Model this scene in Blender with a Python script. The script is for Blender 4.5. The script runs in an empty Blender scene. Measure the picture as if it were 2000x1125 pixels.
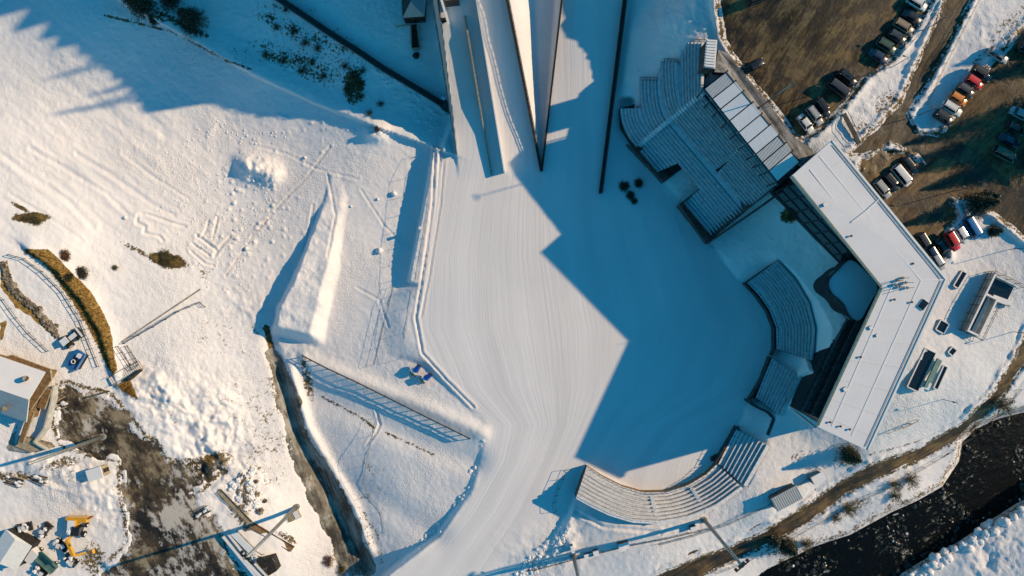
import bpy, bmesh, math, random
import numpy as np
from mathutils import Vector, Matrix
R = math.radians
random.seed(7)
rng = np.random.RandomState(11)
scene = bpy.context.scene
COL = scene.collection

# ---------------------------------------------------------------- camera, sky, sun, exposure
K = 0.12                  # metres per photo pixel on the arena floor (z = 0)
CAMZ = 160.0
cam_d = bpy.data.cameras.new('camera'); cam_d.lens = 24.0; cam_d.sensor_width = 36.0
cam_d.clip_start = 1.0; cam_d.clip_end = 3000.0
cam = bpy.data.objects.new('camera', cam_d); COL.objects.link(cam)
cam.location = (0, 0, CAMZ); cam.rotation_euler = (0, 0, 0)
scene.camera = cam

SUN_EL = 28.0
sunward = Vector((0.964*math.cos(R(SUN_EL)), 0.266*math.cos(R(SUN_EL)), math.sin(R(SUN_EL)))).normalized()
world = bpy.data.worlds.new("World"); scene.world = world; world.use_nodes = True
nt = world.node_tree; nt.nodes.clear()
sky = nt.nodes.new('ShaderNodeTexSky'); sky.sky_type = 'NISHITA'; sky.sun_disc = False
sky.sun_elevation = R(SUN_EL); sky.sun_rotation = math.atan2(sunward.x, sunward.y)
sky.altitude = 1300; sky.air_density = 1.0; sky.dust_density = 0.2; sky.ozone_density = 2.0
mul = nt.nodes.new('ShaderNodeMix'); mul.data_type = 'RGBA'; mul.blend_type = 'MULTIPLY'; mul.inputs['Factor'].default_value = 1.0
mul.inputs['B'].default_value = (0.12, 1.06, 1.18, 1)
bg = nt.nodes.new('ShaderNodeBackground'); bg.inputs["Strength"].default_value = 0.12
wo = nt.nodes.new('ShaderNodeOutputWorld')
nt.links.new(sky.outputs[0], mul.inputs['A']); nt.links.new(mul.outputs['Result'], bg.inputs['Color']); nt.links.new(bg.outputs[0], wo.inputs['Surface'])
sd = bpy.data.lights.new('sun', 'SUN'); sd.energy = 4.65; sd.angle = R(0.7); sd.color = (1.0, 0.73, 0.44)
sun = bpy.data.objects.new('sun', sd); COL.objects.link(sun)
sun.rotation_euler = (-sunward).to_track_quat('-Z', 'Y').to_euler(); sun.location = sunward*300
scene.view_settings.view_transform = 'Standard'
try: scene.view_settings.look = 'None'
except Exception: pass
scene.view_settings.exposure = 0.0; scene.view_settings.gamma = 1.0

# ---------------------------------------------------------------- photo pixel <-> place
def P(u, v, z=0.0):
    s = K*(CAMZ-z)/CAMZ
    return Vector(((u-1000)*s, (562.5-v)*s, z))

# ---------------------------------------------------------------- numpy noise
def _lat(n, seed):
    return np.random.RandomState(seed).rand(n, n)
def vnoise(x, y, seed=0):
    L = _lat(256, seed)
    xi = np.floor(x).astype(int); yi = np.floor(y).astype(int)
    fx = x-xi; fy = y-yi; fx = fx*fx*(3-2*fx); fy = fy*fy*(3-2*fy)
    a = L[xi & 255, yi & 255]; b = L[(xi+1) & 255, yi & 255]; c = L[xi & 255, (yi+1) & 255]; d = L[(xi+1) & 255, (yi+1) & 255]
    return (a*(1-fx)+b*fx)*(1-fy)+(c*(1-fx)+d*fx)*fy
def fbm(x, y, seed=0, oct=4):
    s = 0; a = .5; t = 0
    for k in range(oct):
        s = s+a*vnoise(x*(2**k)+17.3*k, y*(2**k)+5.1*k, seed+k); t += a; a *= .5
    return s/t
def lumps(x, y, seed=0):
    """rounded lumps: 1 - distance to jittered points"""
    RX = _lat(128, seed); RY = _lat(128, seed+1); RR = _lat(128, seed+2)
    xi = np.floor(x).astype(int); yi = np.floor(y).astype(int)
    best = np.zeros_like(x)
    for dx in (-1, 0, 1):
        for dy in (-1, 0, 1):
            cx = (xi+dx) & 127; cy = (yi+dy) & 127
            px = xi+dx+RX[cx, cy]; py = yi+dy+RY[cx, cy]
            d = np.sqrt((x-px)**2+(y-py)**2)
            best = np.maximum(best, np.clip(1-d/(.35+.45*RR[cx, cy]), 0, 1)*(.4+.6*RR[cx, cy]))
    return best
def sm(a, b, x):
    t = np.clip((x-a)/(b-a), 0, 1); return t*t*(3-2*t)
def sdf(poly, U, V):
    """signed distance in photo pixels, negative inside"""
    p = np.array(poly, float); n = len(p)
    d = np.full(U.shape, 1e18); ins = np.zeros(U.shape, bool)
    for i in range(n):
        ax, ay = p[i]; bx, by = p[(i+1) % n]
        ex, ey = bx-ax, by-ay
        wx, wy = U-ax, V-ay
        t = np.clip((wx*ex+wy*ey)/(ex*ex+ey*ey+1e-9), 0, 1)
        d = np.minimum(d, (wx-ex*t)**2+(wy-ey*t)**2)
        c = ((ay > V) != (by > V)) & (U < (bx-ax)*(V-ay)/((by-ay) if abs(by-ay) > 1e-9 else 1e-9)+ax)
        ins ^= c
    d = np.sqrt(d)
    return np.where(ins, -d, d)
def pdist(line, U, V):
    """distance to polyline and parameter along it 0..1"""
    p = np.array(line, float); d = np.full(U.shape, 1e18); tt = np.zeros(U.shape)
    seg = np.hypot(*(p[1:]-p[:-1]).T); cum = np.concatenate([[0], np.cumsum(seg)]); tot = cum[-1]
    side = np.zeros(U.shape)
    for i in range(len(p)-1):
        ax, ay = p[i]; ex, ey = p[i+1]-p[i]
        wx, wy = U-ax, V-ay
        t = np.clip((wx*ex+wy*ey)/(ex*ex+ey*ey+1e-9), 0, 1)
        q = (wx-ex*t)**2+(wy-ey*t)**2
        m = q < d
        d = np.where(m, q, d); tt = np.where(m, (cum[i]+t*seg[i])/tot, tt)
        side = np.where(m, np.sign(ex*wy-ey*wx), side)
    return np.sqrt(d), tt, side

# ---------------------------------------------------------------- terrain control heights  (u, v, z)
CP = [(0,0,5.5),(-300,0,10),(-300,300,13),(-300,600,22),(-300,900,14),(-300,1300,8),(150,-60,9),(200,60,7),(400,50,5),(600,60,5),(700,60,6.5),(800,50,7),
 (850,50,6.5),(500,150,1.5),(600,200,-1),(700,200,1.5),(780,180,2),(840,270,-2),(450,230,-3),(200,200,1),(0,250,6.2),(0,400,10),(100,330,4.6),(200,330,1.8),(130,420,6.2),(200,420,3.2),(300,320,-.8),(400,400,-2.6),
 (600,350,-3.2),(750,400,-3.3),(690,620,-2.6),(780,610,-1.6),(770,510,-3.2),(450,600,-2),(480,500,-2.8),(300,520,2.6),(250,620,4.4),(100,600,9),(120,480,9.3),(0,700,10),(100,760,8),(40,900,7.5),(0,1125,6.5),(250,900,4.5),(180,820,6),(330,700,3.4),
 (400,800,.8),(300,1100,3),(450,1000,.8),(480,1100,1.2),(520,900,-3),(580,760,-5),(540,680,-3.5),(610,900,-6.5),(650,1000,-7.5),(700,1100,-8.2),(640,690,-3),(750,760,-2.2),(900,830,-.4),(680,830,-3.6),(850,950,-2),(720,960,-4.4),
 (820,1050,-2.5),(740,1060,-5),(560,1050,-1.5),
 (1300,0,11),(1250,100,7),(1310,45,12.2),(1360,70,14.2),(1340,200,9),(1290,260,4.5),(1230,230,2.5),(1404,44,15.4),(1408,78,14.2),(1394,0,17.0),(1390,-63,20.2),(1385,-150,23.5),(1400,-260,25),(1200,-200,13),(1500,50,16),(1700,150,16),(1600,280,15.2),(1480,240,13),(1560,330,13),
 (1800,200,15),(1750,260,14.6),(1950,200,17),(2000,0,18),(2300,100,20),(2300,600,15),(1740,400,14),(1850,500,14),(1850,600,13),(1900,500,13.6),(1960,620,12.4),(1980,420,15),
 (1800,800,10.4),(1720,830,9.5),(1900,800,9),(1700,900,6.8),(1500,1010,4.6),(1300,1110,2.6),(2000,760,8.5),(1880,880,2),(1800,930,1.5),(1650,1010,.5),(1500,1080,-1),(2300,700,4),
 (1480,500,4),(1550,440,9.5),(1530,400,10.5),(1640,480,12.2),(1600,430,12),(1500,600,3.5),(1605,715,10),(1640,640,11.8),(1665,590,12),(1610,560,8.6),(1560,820,5.0),(1588,775,9),(1640,860,6.4),(1420,420,2),
 (1200,1040,3.3),(1100,1000,1),(1300,1050,3.6),(1440,1000,4.2),(1120,1060,1.6),(1000,1125,0),(1200,1120,2),(1560,900,5),
 (1950,1080,2),(1800,1125,0),(2200,1000,6),(1900,1300,6),(1500,1400,-2),(1000,1500,-3),(600,1500,-10),(200,1500,2)]
def build_tps():
    c = np.array(CP, float); x = c[:, 0]/1000; y = c[:, 1]/1000; z = c[:, 2]; n = len(c)
    def k(r2): return np.where(r2 > 1e-12, .5*r2*np.log(r2+1e-12), 0)
    A = np.zeros((n+3, n+3)); A[:n, :n] = k((x[:, None]-x)**2+(y[:, None]-y)**2)+np.eye(n)*2e-4
    A[:n, n] = 1; A[:n, n+1] = x; A[:n, n+2] = y; A[n, :n] = 1; A[n+1, :n] = x; A[n+2, :n] = y
    w = np.linalg.solve(A, np.concatenate([z, [0, 0, 0]]))
    gu = np.arange(-600, 2601, 20.); gv = np.arange(-600, 1701, 20.)
    GU, GV = np.meshgrid(gu, gv, indexing='ij'); X = GU/1000; Y = GV/1000
    Z = w[n]+w[n+1]*X+w[n+2]*Y
    for i in range(n): Z = Z+w[i]*k((X-x[i])**2+(Y-y[i])**2)
    return gu, gv, Z
TGU, TGV, TZ = build_tps()
def bil(gu, gv, Z, U, V):
    U = np.clip(U, gu[0], gu[-1]-1e-6); V = np.clip(V, gv[0], gv[-1]-1e-6)
    i = np.clip(np.searchsorted(gu, U, side='right')-1, 0, len(gu)-2); j = np.clip(np.searchsorted(gv, V, side='right')-1, 0, len(gv)-2)
    fu = (U-gu[i])/(gu[i+1]-gu[i]); fv = (V-gv[j])/(gv[j+1]-gv[j])
    return Z[i, j]*(1-fu)*(1-fv)+Z[i+1, j]*fu*(1-fv)+Z[i, j+1]*(1-fu)*fv+Z[i+1, j+1]*fu*fv

# lines of the jump hills as u(v)
def L1(v): return 862+.1216*(v-45)
def LA(v): return 908+.168*(v-30)
def L2(v): return 930+.163*v
def LB(v): return 990+.2*v
def LC(v): return 1097-.116*v
def LD(v): return 1219-.124*v
_vt = np.arange(-400, 420, 4.)
def _prof(pts):
    t = np.interp(_vt, [p[0] for p in pts], [p[1] for p in pts]); k = np.hanning(17); k /= k.sum()
    return np.convolve(np.pad(t, 8, mode='edge'), k, mode='valid')
_h12 = _prof([(-400,28),(-150,20),(0,12),(48,10),(100,7.6),(182,4.2),(250,1.8),(300,.6),(345,0),(420,0)])
_h3 = _prof([(-400,24),(-150,15),(0,7.5),(60,5.6),(130,3.4),(200,1.8),(260,.8),(330,.1),(360,0),(420,0)])
def H12(v): return np.interp(v, _vt, _h12)
def H3(v): return np.interp(v, _vt, _h3)

ARENA = [(868,290),(900,200),(1230,200),(1222,250),(1250,305),(1295,360),(1330,402),(1378,476),(1440,545),(1470,560),(1512,622),(1514,690),(1460,785),(1440,835),(1400,905),(1330,950),(1250,962),(1145,908),
 (1112,990),(1075,1050),(960,1115),(860,1190),(820,1400),(560,1400),(700,1180),(765,1120),(860,1050),(925,960),(948,880),(955,825),(905,775),(850,720),(805,660),(800,620),(822,560),(842,430)]
ROAD_UP = [(1930,-80),(1905,-20),(1850,90),(1800,180),(1772,222),(1790,262),(1830,262),(1900,215),(2080,60),(2150,60),(2150,640),(2012,470),(1960,428),(1905,388),(1850,385),(1868,420),(1842,455),(1830,478),(1790,530),(1690,390),(1680,320),(1720,296),(1770,300),(1808,322),(1790,300),(1740,275),(1690,300),(1660,300),(1700,262),(1760,200),(1800,110),(1845,10),(1870,-80)]
PARK1 = [(1393,-80),(1404,20),(1412,70),(1440,118),(1490,180),(1530,232),(1552,262),(1572,272),(1610,245),(1650,205),(1690,150),(1740,118),(1790,50),(1825,-10),(1850,-80)]
PARK2 = [(1835,262),(1852,235),(1905,165),(1950,110),(2030,25),(2160,-20),(2160,480),(2010,350),(1960,330),(1880,262)]
PARK3 = [(1660,372),(1700,350),(1770,322),(1820,318),(1880,330),(1905,388),(1850,380),(1872,425),(1845,450),(1850,500),(1800,520),(1740,470)]
RINGROAD = [(2150,560),(2010,640),(1985,700),(1940,770),(1880,830),(1790,880),(1700,912),(1640,945),(1560,1000),(1480,1048),(1400,1080),(1300,1118),(1200,1190),(1130,1230),(1150,1280),(1290,1190),(1330,1140),(1420,1098),(1500,1062),(1590,1010),(1650,965),(1720,928),(1800,895),(1900,838),(1955,775),(2000,710),(2040,650),(2150,600)]
RIVER = [(2200,700),(2010,800),(1950,815),(1905,835),(1878,862),(1872,900),(1840,950),(1790,978),(1740,1000),(1660,1045),(1590,1068),(1530,1100),(1480,1145),(1400,1260),(1380,1350),(1700,1350),(1720,1180),(1760,1120),(1810,1090),(1870,1060),(1930,1020),(1985,985),(2060,950),(2200,880)]
YARD = [(98,770),(128,745),(170,760),(218,770),(240,800),(282,850),(330,905),(380,900),(430,895),(440,910),(395,955),(360,975),(385,1005),(430,1030),(440,1080),(500,1150),(560,1240),(170,1240),(180,1130),(250,1060),(245,1010),(235,960),(232,900),(190,890),(150,880),(120,870),(105,830)]
CREEK = [(528,690),(545,700),(565,750),(590,840),(640,930),(690,1020),(708,1075),(720,1110),(690,1120),(660,1090),(650,1040),(600,940),(570,860),(545,760)]
STREAMBED = [(516,645),(532,640),(560,740),(585,850),(622,920),(596,920),(566,850),(540,760)]

def height(U, V, base=False):
    Z = bil(TGU, TGV, TZ, U, V)
    far = sm(0, 900, np.maximum(np.maximum(-U, U-2000), np.maximum(-V, V-1125)))
    X = (U-1000)*K; Y = (562.5-V)*K
    # arena floor
    d = sdf(ARENA, U, V); wd = 14+46*sm(548, 572, V)*(U < 1000)*(1-sm(690, 720, V)); m = 1-sm(0, 1, d/wd)
    Z = Z*(1-m)
    # sloping jump hills
    t = np.clip((U-LB(V))/(LC(V)-LB(V)+1e-6), 0, 1)
    gap = np.clip((LC(V)-LB(V))/60, 0, 1)
    lane = np.where(U < LB(V), H12(V), np.where(U > LC(V), H3(V), 0))
    ditch = H12(V)+(np.minimum(H3(V), H12(V))-1.6*gap-H12(V))*sm(0, .55, t)
    ditch = ditch+(H3(V)-ditch)*sm(.86, 1, t)
    lane = np.where((U >= LB(V)) & (U <= LC(V)), ditch, lane)
    inl = sm(L1(V)-5, L1(V)-1, U)*(1-sm(LD(V), LD(V)+26, U))*(1-sm(335, 372, V))
    Z = Z*(1-inl)+lane*inl
    # retaining bench left of the arena
    d = sdf([(846,286),(862,292),(850,400),(822,552),(815,556),(806,556),(796,550),(822,420)], U, V)
    mm = 1-sm(-3, 1.5, d); Z = Z*(1-mm)+.15*mm
    # long snow kicker
    def wedge(z0, z1, cl, wl, wr):
        d_, tt, side = pdist(cl, U, V); s = d_*side+9*(fbm(X*.25, Y*.25, 33, 5)-.5)
        hw = 9+26*tt; h = (0.1+4.2*sm(0, .8, tt))*(1-sm(.93, 1., tt))+1.0*(fbm(X*.35, Y*.35, 35, 5)-.5)
        prof = np.where(s > 0, 1-sm(hw, hw+6+4*tt, s), 1-sm(hw, hw+14+26*tt, -s))
        return h*prof
    Z = Z+wedge(0, 0, [(660,345),(650,400),(630,470),(606,540),(580,610),(566,665)], 0, 0)
    # snow pile
    for (cu, cv, ru, rv, h) in ((505,330,40,30,2.6),(478,322,22,26,1.6),(735,262,26,20,2.0),(530,345,22,18,1.6)):
        q = ((U-cu)/ru)**2+((V-cv)/rv)**2
        Z = Z+h*np.exp(-q*1.3)*(.65+.7*fbm(X*.9, Y*.9, 31))
    # lumpy ploughed snow
    rough = np.zeros_like(Z)
    for (cu, cv, ru, rv, h) in ((340,790,80,60,2.2),(430,850,60,80,2.2),(300,760,40,40,1.8),(400,900,60,40,1.4),(130,935,60,35,1.6),(205,985,45,40,1.7),(60,905,60,22,1.1),(480,960,60,50,1.2),(500,600,40,30,.8),(440,585,40,30,.5),(1060,1080,60,40,1.0),(1110,1040,30,50,1.0),
            (1800,470,70,50,.5),(1760,300,60,25,1.),(1700,330,45,22,1.),(1930,70,50,60,.5),(1700,200,60,60,.6),(1340,30,70,60,.9),(790,190,90,50,.4),(1960,1020,60,70,.8),(1930,1090,60,60,.8),(700,1090,60,50,.9),(1990,340,40,30,1.2),(318,280,14,50,.5),(410,250,14,22,.5),(700,300,60,14,.4),(250,1000,30,60,.8)):
        rough = rough+h*np.exp(-(((U-cu)/ru)**2+((V-cv)/rv)**2))
    rid = 1-np.abs(2*fbm(X*.16+3*fbm(X*.1, Y*.1, 44), Y*.2, 47, 5)-1)
    Z = Z+rough*(1.5*(fbm(X*.17, Y*.17, 41, 5)-.35)+1.0*(rid-.7)+.5*(fbm(X*.9, Y*.9, 50, 4)-.5))
    # embanked terraces under the long fence
    for line, h, w in (([(600,705),(700,745),(840,800),(938,845)], 1.1, 16), ([(610,770),(700,805),(830,865),(925,905)], -1.0, 26), ([(640,930),(740,975),(850,1045)], -.8, 26)):
        d_, tt, side = pdist(line, U, V)
        Z = Z+h*np.exp(-(d_/w)**2)
    # stream cut and creek
    d_, tt, side = pdist([(522,645),(548,740),(575,830),(612,915),(660,1000),(700,1075)], U, V)
    Z = Z-1.25*np.exp(-(d_/13)**2)*sm(0, .05, tt)
    d_, tt, side = pdist([(560,690),(572,740),(598,830),(640,905),(690,990),(722,1075)], U, V)
    Z = Z+1.7*np.exp(-(d_/11)**2)*sm(0, .1, tt)
    # loop road terraces
    d_, tt, side = pdist([(60,492),(110,530),(160,590),(195,650),(222,735)], U, V)
    Z = Z+np.where(side < 0, 1.2, 0)*np.exp(-(d_/26)**2)
    # steep dark bank between slope and upper meadow
    d_, tt, side = pdist([(230,0),(330,55),(420,105),(500,150),(620,205),(740,250),(850,290)], U, V)
    Z = Z+1.6*np.exp(-(d_/34)**2)*np.where(side > 0, .1, 1)
    # gentle apron under and behind the arena stands
    da = sdf(ARENA, U, V); reg = sm(470, 500, V)*sm(1110, 1130, U)*(1-sm(48, 80, da))*(1-sm(1010, 1060, V))
    Z = Z*(1-reg)+np.minimum(Z, np.maximum(0, .0+.062*da))*reg
    ds = np.full(U.shape, 1e9)
    for poly in ([(1146,911),(1215,950),(1300,961),(1380,926),(1401,906),(1452,955),(1350,1013),(1235,1021),(1125,974)], [(1403,906),(1438,838),(1504,872),(1458,952)],
                 [(1476,777),(1508,699),(1568,738),(1526,814)], [(1459,552),(1519,509),(1552,545),(1580,592),(1592,640),(1588,705),(1517,682),(1516,640),(1503,606)]):
        ds = np.minimum(ds, sdf(poly, U, V))
    for _ in (0,):
        rr = (1-sm(40, 60, ds))*sm(1380, 1400, U)*(V > 490)*(V < 1000)
        Z = Z*(1-rr)+np.minimum(Z, 4.9+.19*np.maximum(ds, 0))*rr
        m = 1-sm(-12, -4, ds); Z = Z*(1-m)+np.minimum(Z, .6)*m
    # river bed
    d = sdf(RIVER, U, V); m = 1-sm(-4, 10, d); Z = Z*(1-m)+(-2.6+.0*U)*m+0
    if base: return Z
    # ploughed ridges beside roads
    du = np.full(U.shape, 1e9)
    for poly in (PARK1, ROAD_UP, PARK2, PARK3, RINGROAD): du = np.minimum(du, sdf(poly, U, V))
    nz = fbm(X*.5, Y*.5, 61)
    Z = Z+(.1+1.1*nz*(.5+.9*fbm(X*.08, Y*.08, 62)))*np.exp(-((du-9)/6)**2)*(1-sm(1250, 1200, U))
    for poly, lo in ALLSHEETS:
        d = sdf(poly, U, V)+edge_noise(X, Y, poly)
        Z = Z-lo*(1-sm(-5, 3, d))
    # small scale roughness, stored per place
    g = groomed(U, V)
    for poly, lo in ALLSHEETS: g = np.maximum(g, 1-sm(-7, 2, sdf(poly, U, V)))
    g = np.maximum(g, 1-sm(0, 10, sdf(RIVER, U, V)))
    Z = Z+(1-g)*(.22*(fbm(X*.22, Y*.22, 71)-.5)+.15*(fbm(X*1.5, Y*1.5, 73, 3)-.5)*(1+1.0*hill(U, V)))
    # wind-shaped ripples of the left snowfield
    w1 = np.exp(-(((U-150)/330)**2+((V-330)/230)**2))
    Z = Z+w1*.6*(fbm((X*.80-Y*.60)*.09, (X*.60+Y*.80)*.42, 77)-.5)*(1-g)
    # tracks and blade marks pressed into the snow
    def mark(line, w, dep, lip=.6):
        q = np.array(line, float); x0, y0 = q.min(0)-30; x1, y1 = q.max(0)+30
        m = (U > x0) & (U < x1) & (V > y0) & (V < y1)
        d_, tt, side = pdist(line, U[m], V[m]); d_ = d_+1.6*(fbm(X[m]*1.2, Y[m]*1.2, 88)-.5)
        Z[m] = Z[m]-dep*np.exp(-(d_/w)**2)+dep*lip*np.exp(-((d_-2.1*w)/w)**2)
    for ln_, w_, dp in (([(508,445),(560,385),(600,345),(645,285)], 1.8, .22), ([(270,420),(285,418),(340,437),(362,443)], 2.4, .3), ([(268,422),(266,436),(284,442),(280,455),(312,462),(318,470)], 2.4, .3), ([(385,460),(425,490),(418,500),(432,480),(450,462)], 2.5, .4), ([(375,475),(410,500)], 2, .35), ([(372,490),(400,515),(418,520)], 2, .3),
            ([(425,425),(415,465)], 2, .35), ([(408,430),(402,450),(395,462)], 2, .3), ([(440,540),(500,450),(520,430)], 1.6, .25), ([(500,285),(560,300),(620,330),(700,350)], 2, .15), ([(705,370),(750,440),(790,480)], 1.8, .15), ([(695,560),(740,585),(760,640)], 2, .15),
            ([(0,300),(60,345),(130,390),(180,440)], 5, .16), ([(60,290),(130,330),(210,380),(250,420)], 4, .14), ([(150,300),(230,350),(300,400),(340,420)], 4, .12), ([(240,300),(300,345),(370,390)], 3, .1), ([(20,380),(90,420),(160,470)], 3, .1), ([(640,340),(655,420),(640,500)], 2, .2), ([(612,400),(600,470),(570,560)], 2, .2),
            ([(850,290),(845,400),(825,540),(812,620),(825,690),(870,740),(925,795)], 2.2, .3), ([(868,300),(860,400),(838,540),(822,620)], 1.6, .2), ([(1125,1000),(1180,1030),(1290,1040)], 3, .3), ([(735,800),(742,830),(735,845),(715,870)], 2, .25)):
        mark(ln_, w_, dp)
    # snow clods rolled off the kicker and pile
    cl = np.clip(lumps(X*.55, Y*.55, 81)-.55, 0, 1)*2
    wc = np.exp(-(((U-480)/130)**2+((V-430)/130)**2))+.5*np.exp(-(((U-640)/130)**2+((V-260)/60)**2))
    Z = Z+.9*cl*wc*(1-g)
    return Z
def edge_noise(X, Y, poly):
    off = -19 if poly is RINGROAD else -12 if poly is CREEK else (-3 if poly is ROAD_UP else 0)
    a = 26 if poly is YARD else (12 if poly is CREEK else 9)
    return off+a*(fbm(X*.3, Y*.3, 95, 5)-.5)*2+(a*.8*(fbm(X*.08, Y*.08, 97, 3)-.5))
def groomed(U, V):
    g = 1-sm(-8, 2, sdf(ARENA, U, V))
    j = sm(L1(V)-2, L1(V)+2, U)*(1-sm(LB(V)-2, LB(V)+2, U))+sm(LC(V)-2, LC(V)+2, U)*(1-sm(LD(V)-2, LD(V)+2, U))
    g = np.maximum(g, np.clip(j, 0, 1)*(1-sm(330, 360, V)))
    return g
def hill(U, V):
    return np.clip(np.exp(-(((U-540)/230)**2+((V-100)/90)**2))+.8*np.exp(-(((U-470)/120)**2+((V-700)/190)**2))+.8*np.exp(-(((U-1650)/400)**2+((V-1000)/60)**2)), 0, 1)
ALLSHEETS = [(PARK1,.22),(ROAD_UP,.22),(PARK2,.22),(PARK3,.22),(RINGROAD,.35),(YARD,.3),(CREEK,.25)]

def axis(lo, hi, step, far_lo, far_hi):
    a = [lo]; s = step
    while a[-1] > far_lo: s *= 1.22; a.append(a[-1]-s)
    b = list(np.arange(lo, hi, step)); s = step; b.append(hi)
    while b[-1] < far_hi: s *= 1.22; b.append(b[-1]+s)
    return np.array(a[:0:-1]+b)
GU = axis(-30, 2030, 2.6, -2600, 4600); GV = axis(-30, 1155, 2.6, -2300, 3400)
MU, MV = np.meshgrid(GU, GV, indexing='ij')
GZ = height(MU, MV); GBASE = height(MU, MV, True)
def ZG(u, v):
    return float(bil(GU, GV, GZ, np.array([float(u)]), np.array([float(v)]))[0])
def G(u, v, dz=0.0):
    return P(u, v, ZG(u, v)+dz)
# ---------------------------------------------------------------- materials
def mat(name, color, rough=.7, metal=0., var=.12, vscale=1.5, bump=0., bscale=6., color2=None, stripes=None, spec=None, coat=0.):
    m = bpy.data.materials.new(name); m.use_nodes = True
    n = m.node_tree.nodes; l = m.node_tree.links; b = n['Principled BSDF']
    b.inputs['Roughness'].default_value = rough; b.inputs['Metallic'].default_value = metal
    if spec is not None: b.inputs['Specular IOR Level'].default_value = spec
    if coat: b.inputs['Coat Weight'].default_value = coat; b.inputs['Coat Roughness'].default_value = .08
    tc = n.new('ShaderNodeNewGeometry')
    nz = n.new('ShaderNodeTexNoise'); nz.inputs['Scale'].default_value = vscale; nz.inputs['Detail'].default_value = 5
    l.new(tc.outputs['Position'], nz.inputs['Vector'])
    cr = n.new('ShaderNodeValToRGB'); e = cr.color_ramp.elements
    c2 = color2 or tuple(c*(1-var*2.2) for c in color)
    e[0].position = .34; e[1].position = .66
    e[0].color = (*c2[:3], 1); e[1].color = (*[min(1, c*(1+var*.5)) for c in color], 1)
    l.new(nz.outputs['Fac'], cr.inputs['Fac']); out = cr.outputs['Color']
    if stripes:
        # stripes = (direction xy, period metres, factor): ribbed sheet metal, planks, seams
        (dx, dy, dz), per, f = stripes
        dp = n.new('ShaderNodeVectorMath'); dp.operation = 'DOT_PRODUCT'; dp.inputs[1].default_value = (dx/per, dy/per, dz/per)
        l.new(tc.outputs['Position'], dp.inputs[0])
        fr = n.new('ShaderNodeMath'); fr.operation = 'FRACT'; l.new(dp.outputs['Value'], fr.inputs[0])
        lt = n.new('ShaderNodeMath'); lt.operation = 'LESS_THAN'; lt.inputs[1].default_value = .32; l.new(fr.outputs[0], lt.inputs[0])
        ml = n.new('ShaderNodeMath'); ml.operation = 'MULTIPLY'; ml.inputs[1].default_value = f; l.new(lt.outputs[0], ml.inputs[0])
        mx = n.new('ShaderNodeMix'); mx.data_type = 'RGBA'; l.new(ml.outputs[0], mx.inputs['Factor']); l.new(out, mx.inputs['A'])
        mx.inputs['B'].default_value = (*[c*.25 for c in color], 1); out = mx.outputs['Result']
    l.new(out, b.inputs['Base Color'])
    if bump:
        n2 = n.new('ShaderNodeTexNoise'); n2.inputs['Scale'].default_value = bscale; n2.inputs['Detail'].default_value = 4
        l.new(tc.outputs['Position'], n2.inputs['Vector'])
        bp = n.new('ShaderNodeBump'); bp.inputs['Strength'].default_value = 1.0; bp.inputs['Distance'].default_value = bump
        l.new(n2.outputs['Fac'], bp.inputs['Height']); l.new(bp.outputs['Normal'], b.inputs['Normal'])
    return m

SNOW = (.80, .80, .82)
M = {}
M['snow'] = mat('snow', SNOW, .75, var=.03, vscale=.6, bump=.10, bscale=2.2)
M['snow_smooth'] = mat('snow_smooth', (.80,.79,.80), .8, var=.02, vscale=.3, bump=.03, bscale=1.5)
M['concrete'] = mat('concrete', (.34,.33,.30), .85, var=.22, vscale=.9, bump=.03)
M['concrete_pale'] = mat('concrete_pale', (.55,.53,.48), .85, var=.12, vscale=.9)
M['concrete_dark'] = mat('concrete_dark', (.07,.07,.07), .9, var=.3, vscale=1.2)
M['darkwood'] = mat('darkwood', (.035,.028,.022), .85, var=.4, vscale=2.5)
M['wood'] = mat('wood', (.30,.18,.08), .8, var=.25, vscale=2.0, stripes=((.9,.4,0), .35, .35))
M['wood_pale'] = mat('wood_pale', (.45,.36,.24), .8, var=.2, vscale=2.0)
M['steel'] = mat('steel', (.30,.30,.29), .5, .5, var=.15)
M['rust'] = mat('rust', (.12,.075,.045), .8, var=.3, vscale=3)
M['darksteel'] = mat('darksteel', (.04,.04,.042), .5, .4, var=.2)
M['white'] = mat('white_paint', (.78,.77,.74), .45, var=.04)
M['glass'] = mat('glass_dark', (.012,.016,.02), .08, var=.1, spec=.8)
M['rubber'] = mat('rubber', (.015,.015,.016), .85, var=.2)
M['facade'] = mat('facade', (.014,.018,.022), .6, var=.3, vscale=.6)
M['teal'] = mat('teal_panel', (.10,.19,.18), .6, var=.15)
M['stone'] = mat('stone', (.30,.25,.19), .9, var=.4, vscale=1.3, bump=.2, bscale=2)

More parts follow.
